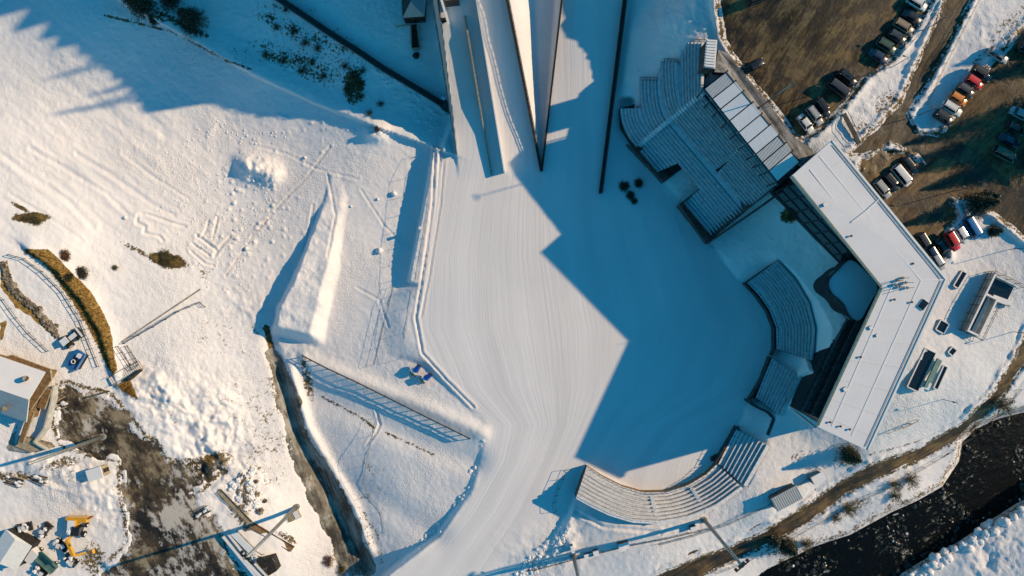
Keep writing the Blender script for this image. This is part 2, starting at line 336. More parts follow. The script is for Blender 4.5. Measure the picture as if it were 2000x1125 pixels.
def snowmat():
    m = bpy.data.materials.new('ground_snow'); m.use_nodes = True
    n = m.node_tree.nodes; l = m.node_tree.links; b = n['Principled BSDF']
    b.inputs['Roughness'].default_value = .8; b.inputs['Specular IOR Level'].default_value = .25
    ge = n.new('ShaderNodeNewGeometry')
    def att(s):
        a = n.new('ShaderNodeAttribute'); a.attribute_name = s; return a.outputs['Fac']
    def mth(op, a, c=None, d=None):
        q = n.new('ShaderNodeMath'); q.operation = op
        for i, v in enumerate((a, c, d)):
            if v is None: continue
            if isinstance(v, (int, float)): q.inputs[i].default_value = v
            else: l.new(v, q.inputs[i])
        return q.outputs[0]
    def noise(scale, detail=4, rough=.55, vec=None):
        q = n.new('ShaderNodeTexNoise'); q.inputs['Scale'].default_value = scale; q.inputs['Detail'].default_value = detail; q.inputs['Roughness'].default_value = rough
        l.new(vec or ge.outputs['Position'], q.inputs['Vector']); return q.outputs['Fac']
    grass = att('grass'); g = att('groomed'); dirt = att('dirt'); flow = att('flow'); along = att('along')
    rg = mth('SUBTRACT', 1.0, g)
    # streaks pressed by the groomer run down the hill
    cv = n.new('ShaderNodeCombineXYZ'); l.new(flow, cv.inputs[0]); l.new(along, cv.inputs[1])
    s1 = n.new('ShaderNodeVectorMath'); s1.operation = 'MULTIPLY'; s1.inputs[1].default_value = (1.0, .02, 1); l.new(cv.outputs[0], s1.inputs[0])
    st = noise(1.1, 5, .75, s1.outputs[0]); 
    s2 = n.new('ShaderNodeVectorMath'); s2.operation = 'MULTIPLY'; s2.inputs[1].default_value = (.18, .012, 1); l.new(cv.outputs[0], s2.inputs[0])
    st2 = noise(1.0, 3, .5, s2.outputs[0])
    # colour
    big = noise(.05, 4); mid = noise(.5, 5)
    cr = n.new('ShaderNodeValToRGB'); cr.color_ramp.elements[0].position = .3; cr.color_ramp.elements[1].position = .7
    cr.color_ramp.elements[0].color = (.75,.735,.745,1); cr.color_ramp.elements[1].color = (.83,.80,.795,1); l.new(big, cr.inputs['Fac'])
    tone = mth('MULTIPLY_ADD', mth('SUBTRACT', st2, .5), .34, .96)
    tone = mth('ADD', mth('MULTIPLY', mth('SUBTRACT', tone, 1.0), g), 1.0)
    tv = n.new('ShaderNodeMix'); tv.data_type = 'RGBA'; tv.blend_type = 'MULTIPLY'; tv.inputs['Factor'].default_value = 1
    cc = n.new('ShaderNodeCombineColor'); [l.new(tone, cc.inputs[i]) for i in range(3)]
    l.new(cr.outputs[0], tv.inputs['A']); l.new(cc.outputs[0], tv.inputs['B'])
    # grass, earth and twigs poking through thin snow
    fine = noise(1.6, 6, .75); fine2 = noise(.35, 3)
    th = mth('SUBTRACT', mth('ADD', fine, mth('MULTIPLY', mth('SUBTRACT', fine2, .5), .35)), mth('SUBTRACT', .86, mth('MULTIPLY', dirt, .72)))
    df = mth('MULTIPLY', th, 14.0); cl = n.new('ShaderNodeClamp'); l.new(df, cl.inputs[0])
    dc = n.new('ShaderNodeValToRGB'); e = dc.color_ramp.elements; e[0].position = .36; e[0].color = (.016,.013,.008,1); e[1].position = .62; e[1].color = (.20,.125,.035,1)
    k = e.new(.5); k.color = (.075,.055,.02,1)
    l.new(noise(.8, 6, .7), dc.inputs['Fac'])
    mx = n.new('ShaderNodeMix'); mx.data_type = 'RGBA'; l.new(cl.outputs[0], mx.inputs['Factor']); l.new(tv.outputs['Result'], mx.inputs['A']); l.new(dc.outputs[0], mx.inputs['B'])
    gc = n.new('ShaderNodeValToRGB'); e = gc.color_ramp.elements; e[0].position = .35; e[0].color = (.10,.06,.02,1); e[1].position = .62; e[1].color = (.40,.25,.07,1); l.new(noise(1.4, 7, .75), gc.inputs['Fac'])
    gt = n.new('ShaderNodeClamp'); l.new(mth('MULTIPLY', mth('SUBTRACT', mth('ADD', grass, mth('MULTIPLY', mth('SUBTRACT', fine, .5), .9)), .5), 6.0), gt.inputs[0])
    m2 = n.new('ShaderNodeMix'); m2.data_type = 'RGBA'; l.new(gt.outputs[0], m2.inputs['Factor']); l.new(mx.outputs['Result'], m2.inputs['A']); l.new(gc.outputs[0], m2.inputs['B'])
    l.new(m2.outputs['Result'], b.inputs['Base Color'])
    # bump
    h = mth('ADD', mth('MULTIPLY', noise(2.3, 5, .6), .20), mth('MULTIPLY', noise(4.5, 3, .5), .16))
    h = mth('MULTIPLY', mth('MULTIPLY', h, rg), mth('MULTIPLY_ADD', mth('MULTIPLY', mth('SUBTRACT', noise(.06, 4, .6), .38), 4.0), 1.0, .12))
    h = mth('ADD', h, mth('MULTIPLY', mth('MULTIPLY', st, .10), g))
    h = mth('ADD', h, mth('MULTIPLY', mth('MULTIPLY', noise(5.0, 2, .5), .025), g))
    bp = n.new('ShaderNodeBump'); bp.inputs['Strength'].default_value = 1; bp.inputs['Distance'].default_value = 1.0
    l.new(h, bp.inputs['Height']); l.new(bp.outputs['Normal'], b.inputs['Normal'])
    return m

def dirtmat(name, c_lo, c_mid, c_hi, snowy=.0, direction=(.6,.8), wet=.5, scale=.16, RUT=.2):
    m = bpy.data.materials.new(name); m.use_nodes = True
    n = m.node_tree.nodes; l = m.node_tree.links; b = n['Principled BSDF']
    ge = n.new('ShaderNodeNewGeometry')
    vr = n.new('ShaderNodeMapping'); vr.inputs['Rotation'].default_value = (0, 0, -math.atan2(direction[1], direction[0])); vr.inputs['Scale'].default_value = (.32, 1.25, 1)
    # rotate first, then stretch along the direction of travel
    vr.vector_type = 'POINT'
    ro = n.new('ShaderNodeVectorRotate'); ro.rotation_type = 'Z_AXIS'; ro.inputs['Angle'].default_value = -math.atan2(direction[1], direction[0])
    l.new(ge.outputs['Position'], ro.inputs['Vector'])
    sc = n.new('ShaderNodeVectorMath'); sc.operation = 'MULTIPLY'; sc.inputs[1].default_value = (.55, 1.25, 1); l.new(ro.outputs[0], sc.inputs[0])
    def noise(s, d, r, vec):
        q = n.new('ShaderNodeTexNoise'); q.inputs['Scale'].default_value = s; q.inputs['Detail'].default_value = d; q.inputs['Roughness'].default_value = r; l.new(vec, q.inputs['Vector']); return q.outputs['Fac']
    a = noise(scale, 10, .74, ge.outputs['Position']); t = noise(.24, 9, .72, sc.outputs[0])
    ad = n.new('ShaderNodeMath'); ad.operation = 'ADD'; l.new(a, ad.inputs[0]); l.new(t, ad.inputs[1])
    hf = n.new('ShaderNodeMath'); hf.operation = 'MULTIPLY'; hf.inputs[1].default_value = .5; l.new(ad.outputs[0], hf.inputs[0])
    sr = n.new('ShaderNodeVectorMath'); sr.operation = 'MULTIPLY'; sr.inputs[1].default_value = (.035, 1.9, 1); l.new(ro.outputs[0], sr.inputs[0])
    rut = noise(1.0, 3, .6, sr.outputs[0]); r2 = n.new('ShaderNodeMath'); r2.operation = 'MULTIPLY_ADD'; r2.inputs[1].default_value = RUT; l.new(rut, r2.inputs[0]); l.new(hf.outputs[0], r2.inputs[2])
    hf = n.new('ShaderNodeMath'); hf.operation = 'SUBTRACT'; hf.inputs[1].default_value = RUT/2; l.new(r2.outputs[0], hf.inputs[0])
    cr = n.new('ShaderNodeValToRGB'); e = cr.color_ramp.elements; e[0].position = .43; e[0].color = (*c_lo, 1); e[1].position = .575; e[1].color = (*c_hi, 1); k = e.new(.5); k.color = (*c_mid, 1)
    l.new(hf.outputs[0], cr.inputs['Fac'])
    # remains of packed snow
    s = noise(.11, 9, .7, ge.outputs['Position']); s2 = noise(.45, 9, .78, sc.outputs[0])
    mm = n.new('ShaderNodeMath'); mm.operation = 'ADD'; l.new(s, mm.inputs[0]); l.new(s2, mm.inputs[1])
    s3 = n.new('ShaderNodeMath'); s3.operation = 'SUBTRACT'; l.new(mm.outputs[0], s3.inputs[0]); s3.inputs[1].default_value = 1.25-snowy*.4
    s4 = n.new('ShaderNodeMath'); s4.operation = 'MULTIPLY'; s4.inputs[1].default_value = 11; s4.use_clamp = True; l.new(s3.outputs[0], s4.inputs[0])
    mx = n.new('ShaderNodeMix'); mx.data_type = 'RGBA'; l.new(s4.outputs[0], mx.inputs['Factor']); l.new(cr.outputs[0], mx.inputs['A']); mx.inputs['B'].default_value = (.46,.43,.39,1)
    l.new(mx.outputs['Result'], b.inputs['Base Color'])
    rr = n.new('ShaderNodeMapRange'); rr.inputs['From Min'].default_value = .4; rr.inputs['From Max'].default_value = .6; rr.inputs['To Min'].default_value = wet; rr.inputs['To Max'].default_value = .95; l.new(a, rr.inputs['Value']); l.new(rr.outputs[0], b.inputs['Roughness'])
    bp = n.new('ShaderNodeBump'); bp.inputs['Distance'].default_value = .10; l.new(noise(1.6, 6, .65, ge.outputs['Position']), bp.inputs['Height']); l.new(bp.outputs[0], b.inputs['Normal'])
    return m

# ---------------------------------------------------------------- mesh helpers
class MB:
    def __init__(s): s.v = []; s.f = []; s.m = []; s.mats = []; s.smooth = False
    def mi(s, m):
        if m is None: m = s.mats[0] if s.mats else M['concrete']
        if m not in s.mats: s.mats.append(m)
        return s.mats.index(m)
    def add(s, vs, fs, m=None):
        o = len(s.v); k = s.mi(m); s.v += [tuple(v) for v in vs]
        for f in fs: s.f.append(tuple(i+o for i in f)); s.m.append(k)
        return s
    def prism(s, pts, z0, z1, m=None, top=None):
        """pts: list of world xy; z1 number or list"""
        n = len(pts); zz = z1 if isinstance(z1, (list, tuple)) else [z1]*n
        zb = z0 if isinstance(z0, (list, tuple)) else [z0]*n
        a = sum(pts[i][0]*pts[(i+1) % n][1]-pts[(i+1) % n][0]*pts[i][1] for i in range(n))
        if a < 0: pts = pts[::-1]; zz = zz[::-1]; zb = zb[::-1]
        vs = [(p[0], p[1], b) for p, b in zip(pts, zb)]+[(p[0], p[1], z) for p, z in zip(pts, zz)]
        s.add(vs, [tuple(range(n))[::-1]]+[(i, (i+1) % n, n+(i+1) % n, n+i) for i in range(n)], m)
        s.add([vs[n+i] for i in range(n)], [tuple(range(n))], top or m)
        return s
    def box(s, c, size, rz=0., m=None, top=None, rx=0.):
        hx, hy, hz = size[0]/2, size[1]/2, size[2]/2; ca, sa = math.cos(rz), math.sin(rz); cx, sx = math.cos(rx), math.sin(rx)
        vs = []
        for dz in (-hz, hz):
            for dx, dy in ((-hx, -hy), (hx, -hy), (hx, hy), (-hx, hy)):
                y1 = dy*cx-dz*sx; z1 = dy*sx+dz*cx
                vs.append((c[0]+dx*ca-y1*sa, c[1]+dx*sa+y1*ca, c[2]+z1))
        s.add(vs, [(0,3,2,1),(0,1,5,4),(1,2,6,5),(2,3,7,6),(3,0,4,7)], m); s.add(vs[4:], [(0,1,2,3)], top or m)
        return s
    def bar(s, a, b, w, h=None, m=None):
        a = Vector(a); b = Vector(b); h = h or w; d = b-a
        if d.length < 1e-6: return s
        d.normalize(); up = Vector((0,0,1)) if abs(d.z) < .95 else Vector((1,0,0))
        x = d.cross(up).normalized()*w/2; y = x.cross(d).normalized()*h/2
        vs = [p+i*x+j*y for p in (a, b) for i, j in ((-1,-1),(1,-1),(1,1),(-1,1))]
        return s.add(vs, [(0,1,2,3),(7,6,5,4),(0,4,5,1),(1,5,6,2),(2,6,7,3),(3,7,4,0)], m)
    def tube(s, pts, r, m=None, n=8):
        pts = [Vector(p) for p in pts]; rr = r if isinstance(r, (list, tuple)) else [r]*len(pts); vs = []; fs = []
        for i, p in enumerate(pts):
            d = (pts[min(i+1, len(pts)-1)]-pts[max(i-1, 0)]).normalized(); up = Vector((0,0,1)) if abs(d.z) < .9 else Vector((1,0,0))
            x = d.cross(up).normalized(); y = x.cross(d)
            for k in range(n):
                a = 2*math.pi*k/n; vs.append(p+x*math.cos(a)*rr[i]+y*math.sin(a)*rr[i])
        for i in range(len(pts)-1):
            for k in range(n): fs.append((i*n+k, i*n+(k+1) % n, (i+1)*n+(k+1) % n, (i+1)*n+k))
        fs.append(tuple(range(n))[::-1]); fs.append(tuple((len(pts)-1)*n+k for k in range(n)))
        return s.add(vs, fs, m)
    def blob(s, c, r, m=None, seed=0, n=7, flat=1., amp=.25):
        """irregular lump"""
        rd = random.Random(seed); vs = []; fs = []; rx, ry, rz = r if isinstance(r, (list, tuple)) else (r, r, r*flat)
        for i in range(1, n):
            th = math.pi*i/n
            for k in range(2*n):
                ph = math.pi*k/n; q = 1+amp*(rd.random()-.5)*2
                vs.append((c[0]+rx*q*math.sin(th)*math.cos(ph), c[1]+ry*q*math.sin(th)*math.sin(ph), c[2]+rz*q*math.cos(th)))
        t = len(vs); vs.append((c[0], c[1], c[2]+rz)); vs.append((c[0], c[1], c[2]-rz)); w = 2*n
        for i in range(n-2):
            for k in range(w): fs.append((i*w+k, (i+1)*w+k, (i+1)*w+(k+1) % w, i*w+(k+1) % w))
        for k in range(w): fs.append((t, k, (k+1) % w)); fs.append((t+1, (n-2)*w+(k+1) % w, (n-2)*w+k))
        return s.add(vs, fs, m)
    def build(s, name, parent=None, mat_=None, smooth=False, loc=None):
        me = bpy.data.meshes.new(name); me.from_pydata(s.v, [], s.f)
        if mat_: me.materials.append(mat_)
        else:
            for m in (s.mats or [M['concrete']]): me.materials.append(m)
            me.polygons.foreach_set('material_index', s.m)
        if smooth: me.polygons.foreach_set('use_smooth', [True]*len(me.polygons))
        me.update()
        o = bpy.data.objects.new(name, me); COL.objects.link(o)
        if loc is not None: o.location = loc
        if parent: o.parent = parent
        return o
def tag(o, label=None, cat=None, group=None, kind=None):
    for k, v in (('label', label), ('category', cat), ('group', group), ('kind', kind)):
        if v: o[k] = v
    return o
def thing(name, label, cat, loc=(0,0,0), rz=0., group=None):
    o = bpy.data.objects.new(name, None); COL.objects.link(o); o.location = loc; o.rotation_euler = (0, 0, rz)
    return tag(o, label, cat, group)
def dup(root, loc, rz, label, group=None):
    r = root.copy(); COL.objects.link(r); r.location = loc; r.rotation_euler = (0, 0, rz); r['label'] = label
    if group: r['group'] = group
    for ch in list(root.children):
        c = ch.copy(); COL.objects.link(c); c.parent = r
        for g in list(ch.children):
            d = g.copy(); COL.objects.link(d); d.parent = c
    return r
def xy(u, v, z): p = P(u, v, z); return (p.x, p.y)
def ang(u0, v0, u1, v1): return math.atan2(-(v1-v0), u1-u0)

# ---------------------------------------------------------------- ground
def grid_mesh(name, A, B, Z, keep=None, attrs=None, material=None):
    nu, nv = A.shape; s = K*(CAMZ-Z)/CAMZ
    co = np.stack([(A-1000)*s, (562.5-B)*s, Z], -1).reshape(-1, 3)
    idx = np.arange(nu*nv).reshape(nu, nv)
    q = np.stack([idx[:-1, :-1], idx[:-1, 1:], idx[1:, 1:], idx[1:, :-1]], -1).reshape(-1, 4)
    if keep is not None: q = q[keep.reshape(-1)]
    used = np.unique(q); mp = np.full(nu*nv, -1); mp[used] = np.arange(len(used)); q = mp[q]; co = co[used]
    me = bpy.data.meshes.new(name); me.vertices.add(len(co)); me.vertices.foreach_set('co', co.reshape(-1))
    me.loops.add(len(q)*4); me.loops.foreach_set('vertex_index', q.reshape(-1).astype(np.int32))
    me.polygons.add(len(q)); me.polygons.foreach_set('loop_start', np.arange(0, len(q)*4, 4, dtype=np.int32)); me.polygons.foreach_set('loop_total', np.full(len(q), 4, np.int32))
    me.polygons.foreach_set('use_smooth', np.ones(len(q), bool))
    me.update(calc_edges=True)
    for k, a in (attrs or {}).items():
        at = me.attributes.new(k, 'FLOAT', 'POINT'); at.data.foreach_set('value', a.reshape(-1)[used].astype(np.float32))
    me.materials.append(material)
    o = bpy.data.objects.new(name, me); COL.objects.link(o); return o

def dirt_attr(U, V):
    D = np.zeros_like(U)
    for (cu, cv, ru, rv, a, rot) in ((560,55,90,22,.52,.45),(585,125,130,28,.55,.4),(690,165,26,45,.7,0),(480,110,50,20,.45,.4),(640,95,90,50,.5,.4),(720,215,60,25,.32,.4),(300,20,50,20,.6,.5),
        (440,650,130,70,.40,0),(520,860,60,150,.44,0),(600,880,70,90,.3,0),(470,780,90,90,.38,0),(700,770,120,30,.34,.4),(720,960,50,120,.4,.2),(720,1060,35,60,.42,0),(300,850,80,70,.4,0),
        (60,425,40,12,.9,0),(40,405,25,5,.7,.5),(330,508,42,15,.95,.2),(265,488,40,7,.62,.5),(400,535,14,14,.5,0),(60,850,40,20,.3,0),(1740,210,40,45,.55,-.8),(1690,245,40,25,.5,0),(1790,1000,50,25,.5,-.5),(1670,990,50,20,.55,-.4),(1520,1070,50,20,.5,-.4),(1735,935,60,20,.3,-.5),
        (1875,430,22,20,.4,0),(1980,60,40,25,.55,-.6),(1920,130,20,20,.4,0),(1960,160,20,30,.5,0),(1560,890,30,12,.5,-.4),(600,740,12,60,.6,-.2),(1540,420,18,18,.85,.5),(1140,1060,30,40,.35,0),(1030,1100,60,30,.3,0),(1650,300,40,12,.4,0),
        (200,960,90,50,.35,.4),(130,930,60,20,.45,0),(30,930,60,14,.6,0),(120,765,30,20,.6,0),(210,800,50,22,.55,.6),(300,870,40,20,.6,.8),(420,900,40,22,.7,-.3),(345,905,30,14,.6,.3),(120,905,70,16,.55,-.3),(180,1090,30,40,.6,0),(470,1000,40,30,.5,.6),(350,930,60,40,.35,0),(500,955,40,40,.4,0),(560,1050,30,10,.6,.5),(300,720,60,30,.3,0)):
        c, s_ = math.cos(rot), math.sin(rot); du = (U-cu)*c+(V-cv)*s_; dv = -(U-cu)*s_+(V-cv)*c
        D = np.maximum(D, a*np.exp(-((du/ru)**2+(dv/rv)**2)**2*.7))
    for line, w, a in (([(520,640),(540,720),(560,800),(580,850),(610,910),(655,990),(680,1050)], 8, .95),([(528,700),(545,790)], 22, .5),([(628,775),(700,812),(730,835)], 5, .6),([(755,845),(850,890)], 5, .6),([(700,985),(735,1040),(745,1100)], 12, .5),
        ([(205,30),(330,60),(400,95),(440,118),(490,135)], 5, .62),([(400,70),(300,20)], 14, .65),([(1640,905),(1800,860),(1900,800),(1960,720)], 5, .5),([(500,10),(610,20)], 10, .5),([(2000,10),(1960,50),(1900,130)], 12, .5)):
        d, t, s_ = pdist(line, U, V); D = np.maximum(D, a*np.exp(-(d/w)**2))
    return D
GRASS1 = [(48,486),(95,487),(120,510),(140,532),(172,562),(197,600),(215,640),(222,680),(229,722),(221,733),(212,722),(192,680),(172,640),(148,600),(121,562),(100,532),(82,512),(50,494)]
def edge_dirt(U, V):
    D = np.zeros_like(U)
    for poly, a in ((PARK1,.62),(ROAD_UP,.62),(PARK2,.62),(PARK3,.55),(RINGROAD,.6),(YARD,.6),(CREEK,.6)):
        d = sdf(poly, U, V); D = np.maximum(D, a*np.exp(-((d-2)/9)**2))
    d = sdf(RIVER, U, V); D = np.maximum(D, .55*np.exp(-((d-6)/16)**2))
    return D
def grass_attr(U, V):
    D = np.zeros_like(U)
    for poly in (GRASS1, [(0,525),(14,508),(24,560),(50,590),(80,620),(115,655),(118,668),(95,650),(60,620),(30,600),(0,560)], [(230,755),(255,740),(270,780),(240,765)], [(0,632),(14,625),(6,660),(0,672)]):
        D = np.maximum(D, 1-sm(-3, 3, sdf(poly, U, V)+5*(fbm(U*.1, V*.1, 90)-.5)))
    return D
def flow_attr(U, V):
    vs = [-400,0,300,400,500,640,760,830,900,1000,1125,1300]
    le = np.interp(V, vs, [870,868,870,845,822,815,872,955,945,885,780,700]); ri = np.interp(V, vs, [1190,1190,1200,1210,1230,1270,1250,1190,1150,1110,1040,1000])
    return np.clip((U-le)/(ri-le), -1, 2)*44.0
MAT_SNOW = snowmat()
_g = groomed(MU, MV)
ground = grid_mesh('ground', MU, MV, GZ, None, {'groomed': _g, 'dirt': np.maximum(dirt_attr(MU, MV), edge_dirt(MU, MV))*(1-_g), 'grass': grass_attr(MU, MV), 'flow': flow_attr(MU, MV), 'along': (562.5-MV)*K}, MAT_SNOW)
tag(ground, 'snow covered ground', None, kind='structure')

def sheet(name, poly, lo, m, grow=5, step=3., zfix=None, raise_=.06, kind='structure'):
    p = np.array(poly, float); a0, b0 = p.min(0)-grow; a1, b1 = p.max(0)+grow
    a0 = max(a0, -250); a1 = min(a1, 2250); b0 = max(b0, -250); b1 = min(b1, 1400)
    A, B = np.meshgrid(np.arange(a0, a1, step), np.arange(b0, b1, step), indexing='ij')
    Z = bil(GU, GV, GBASE, A, B)-lo+raise_ if zfix is None else np.full(A.shape, zfix)
    d = sdf(poly, (A[:-1, :-1]+A[1:, 1:])/2, (B[:-1, :-1]+B[1:, 1:])/2)
    o = grid_mesh(name, A, B, Z, d < grow, None, m); tag(o, kind=kind); return o
M['lot'] = dirtmat('muddy_lot', (.010,.007,.003), (.055,.035,.014), (.21,.145,.065), snowy=.0, direction=(.5,.85))
M['road'] = dirtmat('muddy_road', (.020,.016,.011), (.07,.05,.027), (.17,.12,.06), snowy=-.05, direction=(.5,.85))
M['lot2'] = dirtmat('dirt_lot', (.03,.018,.007), (.12,.072,.026), (.23,.15,.065), snowy=-.12, direction=(.7,.75))
M['yard'] = dirtmat('slushy_yard', (.012,.009,.005), (.06,.042,.022), (.26,.21,.14), snowy=.6, direction=(.45,-.9), RUT=.08)
M['ring'] = dirtmat('ring_road', (.010,.008,.005), (.055,.036,.015), (.17,.11,.045), snowy=-.15, direction=(.8,.5))
M['creek'] = dirtmat('creek_path', (.04,.035,.025), (.15,.14,.115), (.35,.34,.30), snowy=.35, direction=(.35,-.93))
def watermat():
    m = bpy.data.materials.new('river_water'); m.use_nodes = True
    n = m.node_tree.nodes; l = m.node_tree.links; b = n['Principled BSDF']; b.inputs['Roughness'].default_value = .25; b.inputs['Specular IOR Level'].default_value = .15
    ge = n.new('ShaderNodeNewGeometry'); ro = n.new('ShaderNodeVectorRotate'); ro.rotation_type = 'Z_AXIS'; ro.inputs['Angle'].default_value = -.55
    l.new(ge.outputs['Position'], ro.inputs['Vector'])
    sc = n.new('ShaderNodeVectorMath'); sc.operation = 'MULTIPLY'; sc.inputs[1].default_value = (.6, 1, 1); l.new(ro.outputs[0], sc.inputs[0])
    q = n.new('ShaderNodeTexNoise'); q.inputs['Scale'].default_value = .9; q.inputs['Detail'].default_value = 8; q.inputs['Roughness'].default_value = .7; l.new(sc.outputs[0], q.inputs['Vector'])
    q2 = n.new('ShaderNodeTexNoise'); q2.inputs['Scale'].default_value = .12; q2.inputs['Detail'].default_value = 3; l.new(ge.outputs['Position'], q2.inputs['Vector'])
    a = n.new('ShaderNodeMath'); a.operation = 'MULTIPLY_ADD'; a.inputs[1].default_value = .55; l.new(q2.outputs['Fac'], a.inputs[0]); l.new(q.outputs['Fac'], a.inputs[2])
    cr = n.new('ShaderNodeValToRGB'); e = cr.color_ramp.elements; e[0].position = .88; e[0].color = (.003,.0035,.003,1); e[1].position = .98; e[1].color = (.34,.35,.32,1); k = e.new(.935); k.color = (.03,.033,.02,1)
    l.new(a.outputs[0], cr.inputs['Fac']); l.new(cr.outputs[0], b.inputs['Base Color'])
    bp = n.new('ShaderNodeBump'); bp.inputs['Distance'].default_value = .25; l.new(q.outputs['Fac'], bp.inputs['Height']); l.new(bp.outputs[0], b.inputs['Normal'])
    return m
sheet('upper_parking_lot', PARK1, .22, M['lot'], grow=12)
sheet('road', ROAD_UP, .22, M['road'], grow=12)
sheet('right_parking_lot', PARK2, .22, M['lot2'], grow=12, raise_=.075)
sheet('lower_parking_lot', PARK3, .22, M['lot2'], grow=12, raise_=.09)
sheet('ring_road', RINGROAD, .35, M['ring'], grow=30, raise_=.09)
sheet('yard', YARD, .3, M['yard'], grow=30)
sheet('path', CREEK, .25, M['creek'], grow=16)
sheet('river', RIVER, 0, watermat(), grow=14, zfix=-2.15)
# ---------------------------------------------------------------- ski jumps
def upright(name, label, cat, fn, v0, v1, hf, thick, m, top=None, step=8., group=None, rail=None, below=1.0):
    """board wall standing along u = fn(v) on the slope"""
    vs = list(np.arange(v0, v1, step))+[v1]
    gp = [G(fn(v), v) for v in vs]
    t = thing(name, label, cat, tuple(gp[-1]), 0, group); o = gp[-1]
    b = MB(); T = []; 
    for i, (v, p) in enumerate(zip(vs, gp)):
        T.append(Vector((p.x, p.y, p.z+hf(v)))-o)
    vv = []; 
    for p, q in zip(gp, T):
        for s in (-1, 1):
            vv.append((p.x-o.x+s*thick/2, p.y-o.y, p.z-o.z-below)); vv.append((q.x+s*thick/2, q.y, q.z))
    f = []; ft = []
    for i in range(len(vs)-1):
        a = 4*i; c = a+4
        f += [(a, a+1, c+1, c), (a+2, c+2, c+3, a+3)]; ft.append((a+1, a+3, c+3, c+1))
    f += [(0, 2, 3, 1), (4*len(vs)-4, 4*len(vs)-3, 4*len(vs)-1, 4*len(vs)-2)]
    b.add(vv, f, m); b.build('panel', t)
    r = MB(); r.add(vv, ft, top or m); r.build('snow_cap' if top else 'top_board', t)
    if rail:
        b = MB()
        for s in (-1, 1):
            b.tube([q+Vector((s*rail, 0, .45)) for q in T], .07, M['darksteel'], 6)
        b.build('handrail', t)
        pm = MB(); pm.bar((0, 0, -.3), (0, 0, .5), .1, .1, M['darksteel']); p0 = None
        for q in T[::2]:
            for s in (-1, 1):
                if p0 is None: p0 = pm.build('post', t, loc=tuple(q+Vector((s*rail, 0, 0))))
                else:
                    c = p0.copy(); COL.objects.link(c); c.parent = t; c.location = q+Vector((s*rail, 0, 0))
    return t
grp_j = 'board walls edging the ski jump landing lanes'
M['shade_blue'] = mat('shade_blue_paint', (.028,.085,.14), .9, var=.08)  # shade blue, so the sunlit face blends into the shadow beside it
_l1y = lambda v: float(np.interp(v, [-420,-259,-182,-125,-75,-28,30,36,60,98,140,191,232,262,302], [42,37.5,34.8,32.4,30,28.5,28.5,20.5,18,15.6,11.4,8,4,1.6,1.1]))  # wall heights shaped to throw the upper left shadow
upright('shadow_wall', 'tall wall added to cast the upper left shadow, coloured shade blue, along the left edge of the leftmost ski jump lane', 'shadow wall', lambda v: L1(v)-2, -420, 302, _l1y, .35, M['shade_blue'], M['shade_blue'])  # added tall wall that blocks the sun for the left bank
upright('jump_side_wall', 'snow dusted board wall between the leftmost and second ski jump lanes', 'side wall', L2, -60, 338, lambda v: float(np.interp(v, [0, 100, 300, 338], [2.7, 2.7, 2.4, 2.3])), .25, M['snow_smooth'], M['snow_smooth'], group=grp_j)
upright('jump_side_wall', 'dark board wall with twin handrails on the left side of the wedge shaped snow gully', 'side wall', LB, -60, 335, lambda v: float(np.interp(v, [0, 200, 335], [2.1, 2.0, 1.0])), .45, M['darkwood'], None, group=grp_j, rail=.3)
upright('jump_side_wall', 'dark board wall on the right side of the wedge shaped snow gully', 'side wall', LC, -60, 333, lambda v: float(np.interp(v, [0, 200, 335], [2.7, 1.7, 1.0])), .4, M['darkwood'], None, group=grp_j)
upright('jump_side_wall', 'dark double railed board wall on the far right edge of the widest ski jump lane', 'side wall', LD, -60, 378, lambda v: float(np.interp(v, [0, 200, 378], [1.9, 1.5, .9])), .7, M['darkwood'], None, group=grp_j, rail=.42)
upright('wooden_rail', 'weathered wooden rail strip lying in the shade between two ski jump lanes', 'rail', LA, 32, 343, lambda v: float(np.interp(v, [32, 70, 200, 260, 343], [.4, 1.8, 1.9, 1.0, .4])), .35, M['wood_pale'], M['wood_pale'])
# short start ramp above the leftmost lane
t = thing('start_ramp', 'narrow ramp between two pale rails ending at the top of the leftmost lane', 'ramp', tuple(G(862, 44)))
o = G(862, 44)
for s, nm in ((0, 'side_rail'), (1, 'side_rail')):
    b = MB(); a0 = G(838+15*s, -30, 2.2)-o; a1 = G(861+15*s, 46, 1.2)-o
    b.bar(a0, a1, .5, 1.4, M['snow_smooth']); b.build(nm, t)
b = MB(); b.bar(G(846, -30, .6)-o, G(868, 44, .5)-o, 1.5, .2, M['darksteel']); b.build('deck', t)
# covered conveyor running down the bank to a small end station
o = G(882, 216)
t = thing('covered_conveyor', 'long dark covered conveyor running diagonally down the snow bank', 'conveyor', tuple(o))
cp = [G(u, v)-o for u, v in ((528,-12),(600,36),(650,70),(700,102),(750,136),(800,166),(840,190),(872,210))]
b = MB()
for p, q in zip(cp, cp[1:]): b.bar(p+Vector((0,0,.7)), q+Vector((0,0,.7)), 1.05, 1.5, M['darksteel'])
b.build('cover', t)
for s in (-1, 1):
    b = MB()
    for p, q in zip(cp, cp[1:]):
        n = (q-p).cross(Vector((0,0,1))).normalized()*s*.68; b.bar(p+n+Vector((0,0,.75)), q+n+Vector((0,0,.75)), .12, .3, M['steel'])
    b.build('side_rail', t)
a = ang(800,166,872,210); c = G(875, 212)
t = thing('end_station', 'small dark box shaped station at the lower end of the diagonal conveyor', 'station', tuple(c), a)
b = MB(); b.box((0,0,.9), (2.2,1.9,2.2), 0, M['darksteel']); b.build('wall', t)
b = MB(); b.box((0,0,2.08), (2.5,2.2,.14), 0, M['concrete_dark']); b.build('roof', t)
b = MB(); b.box((1.12,0,.9), (.06,.9,1.7), 0, M['rubber']); b.build('door', t)
t = thing('snow_topped_box', 'small snow topped white box beside the lower end of the conveyor', 'box', tuple(G(867,195)), a)
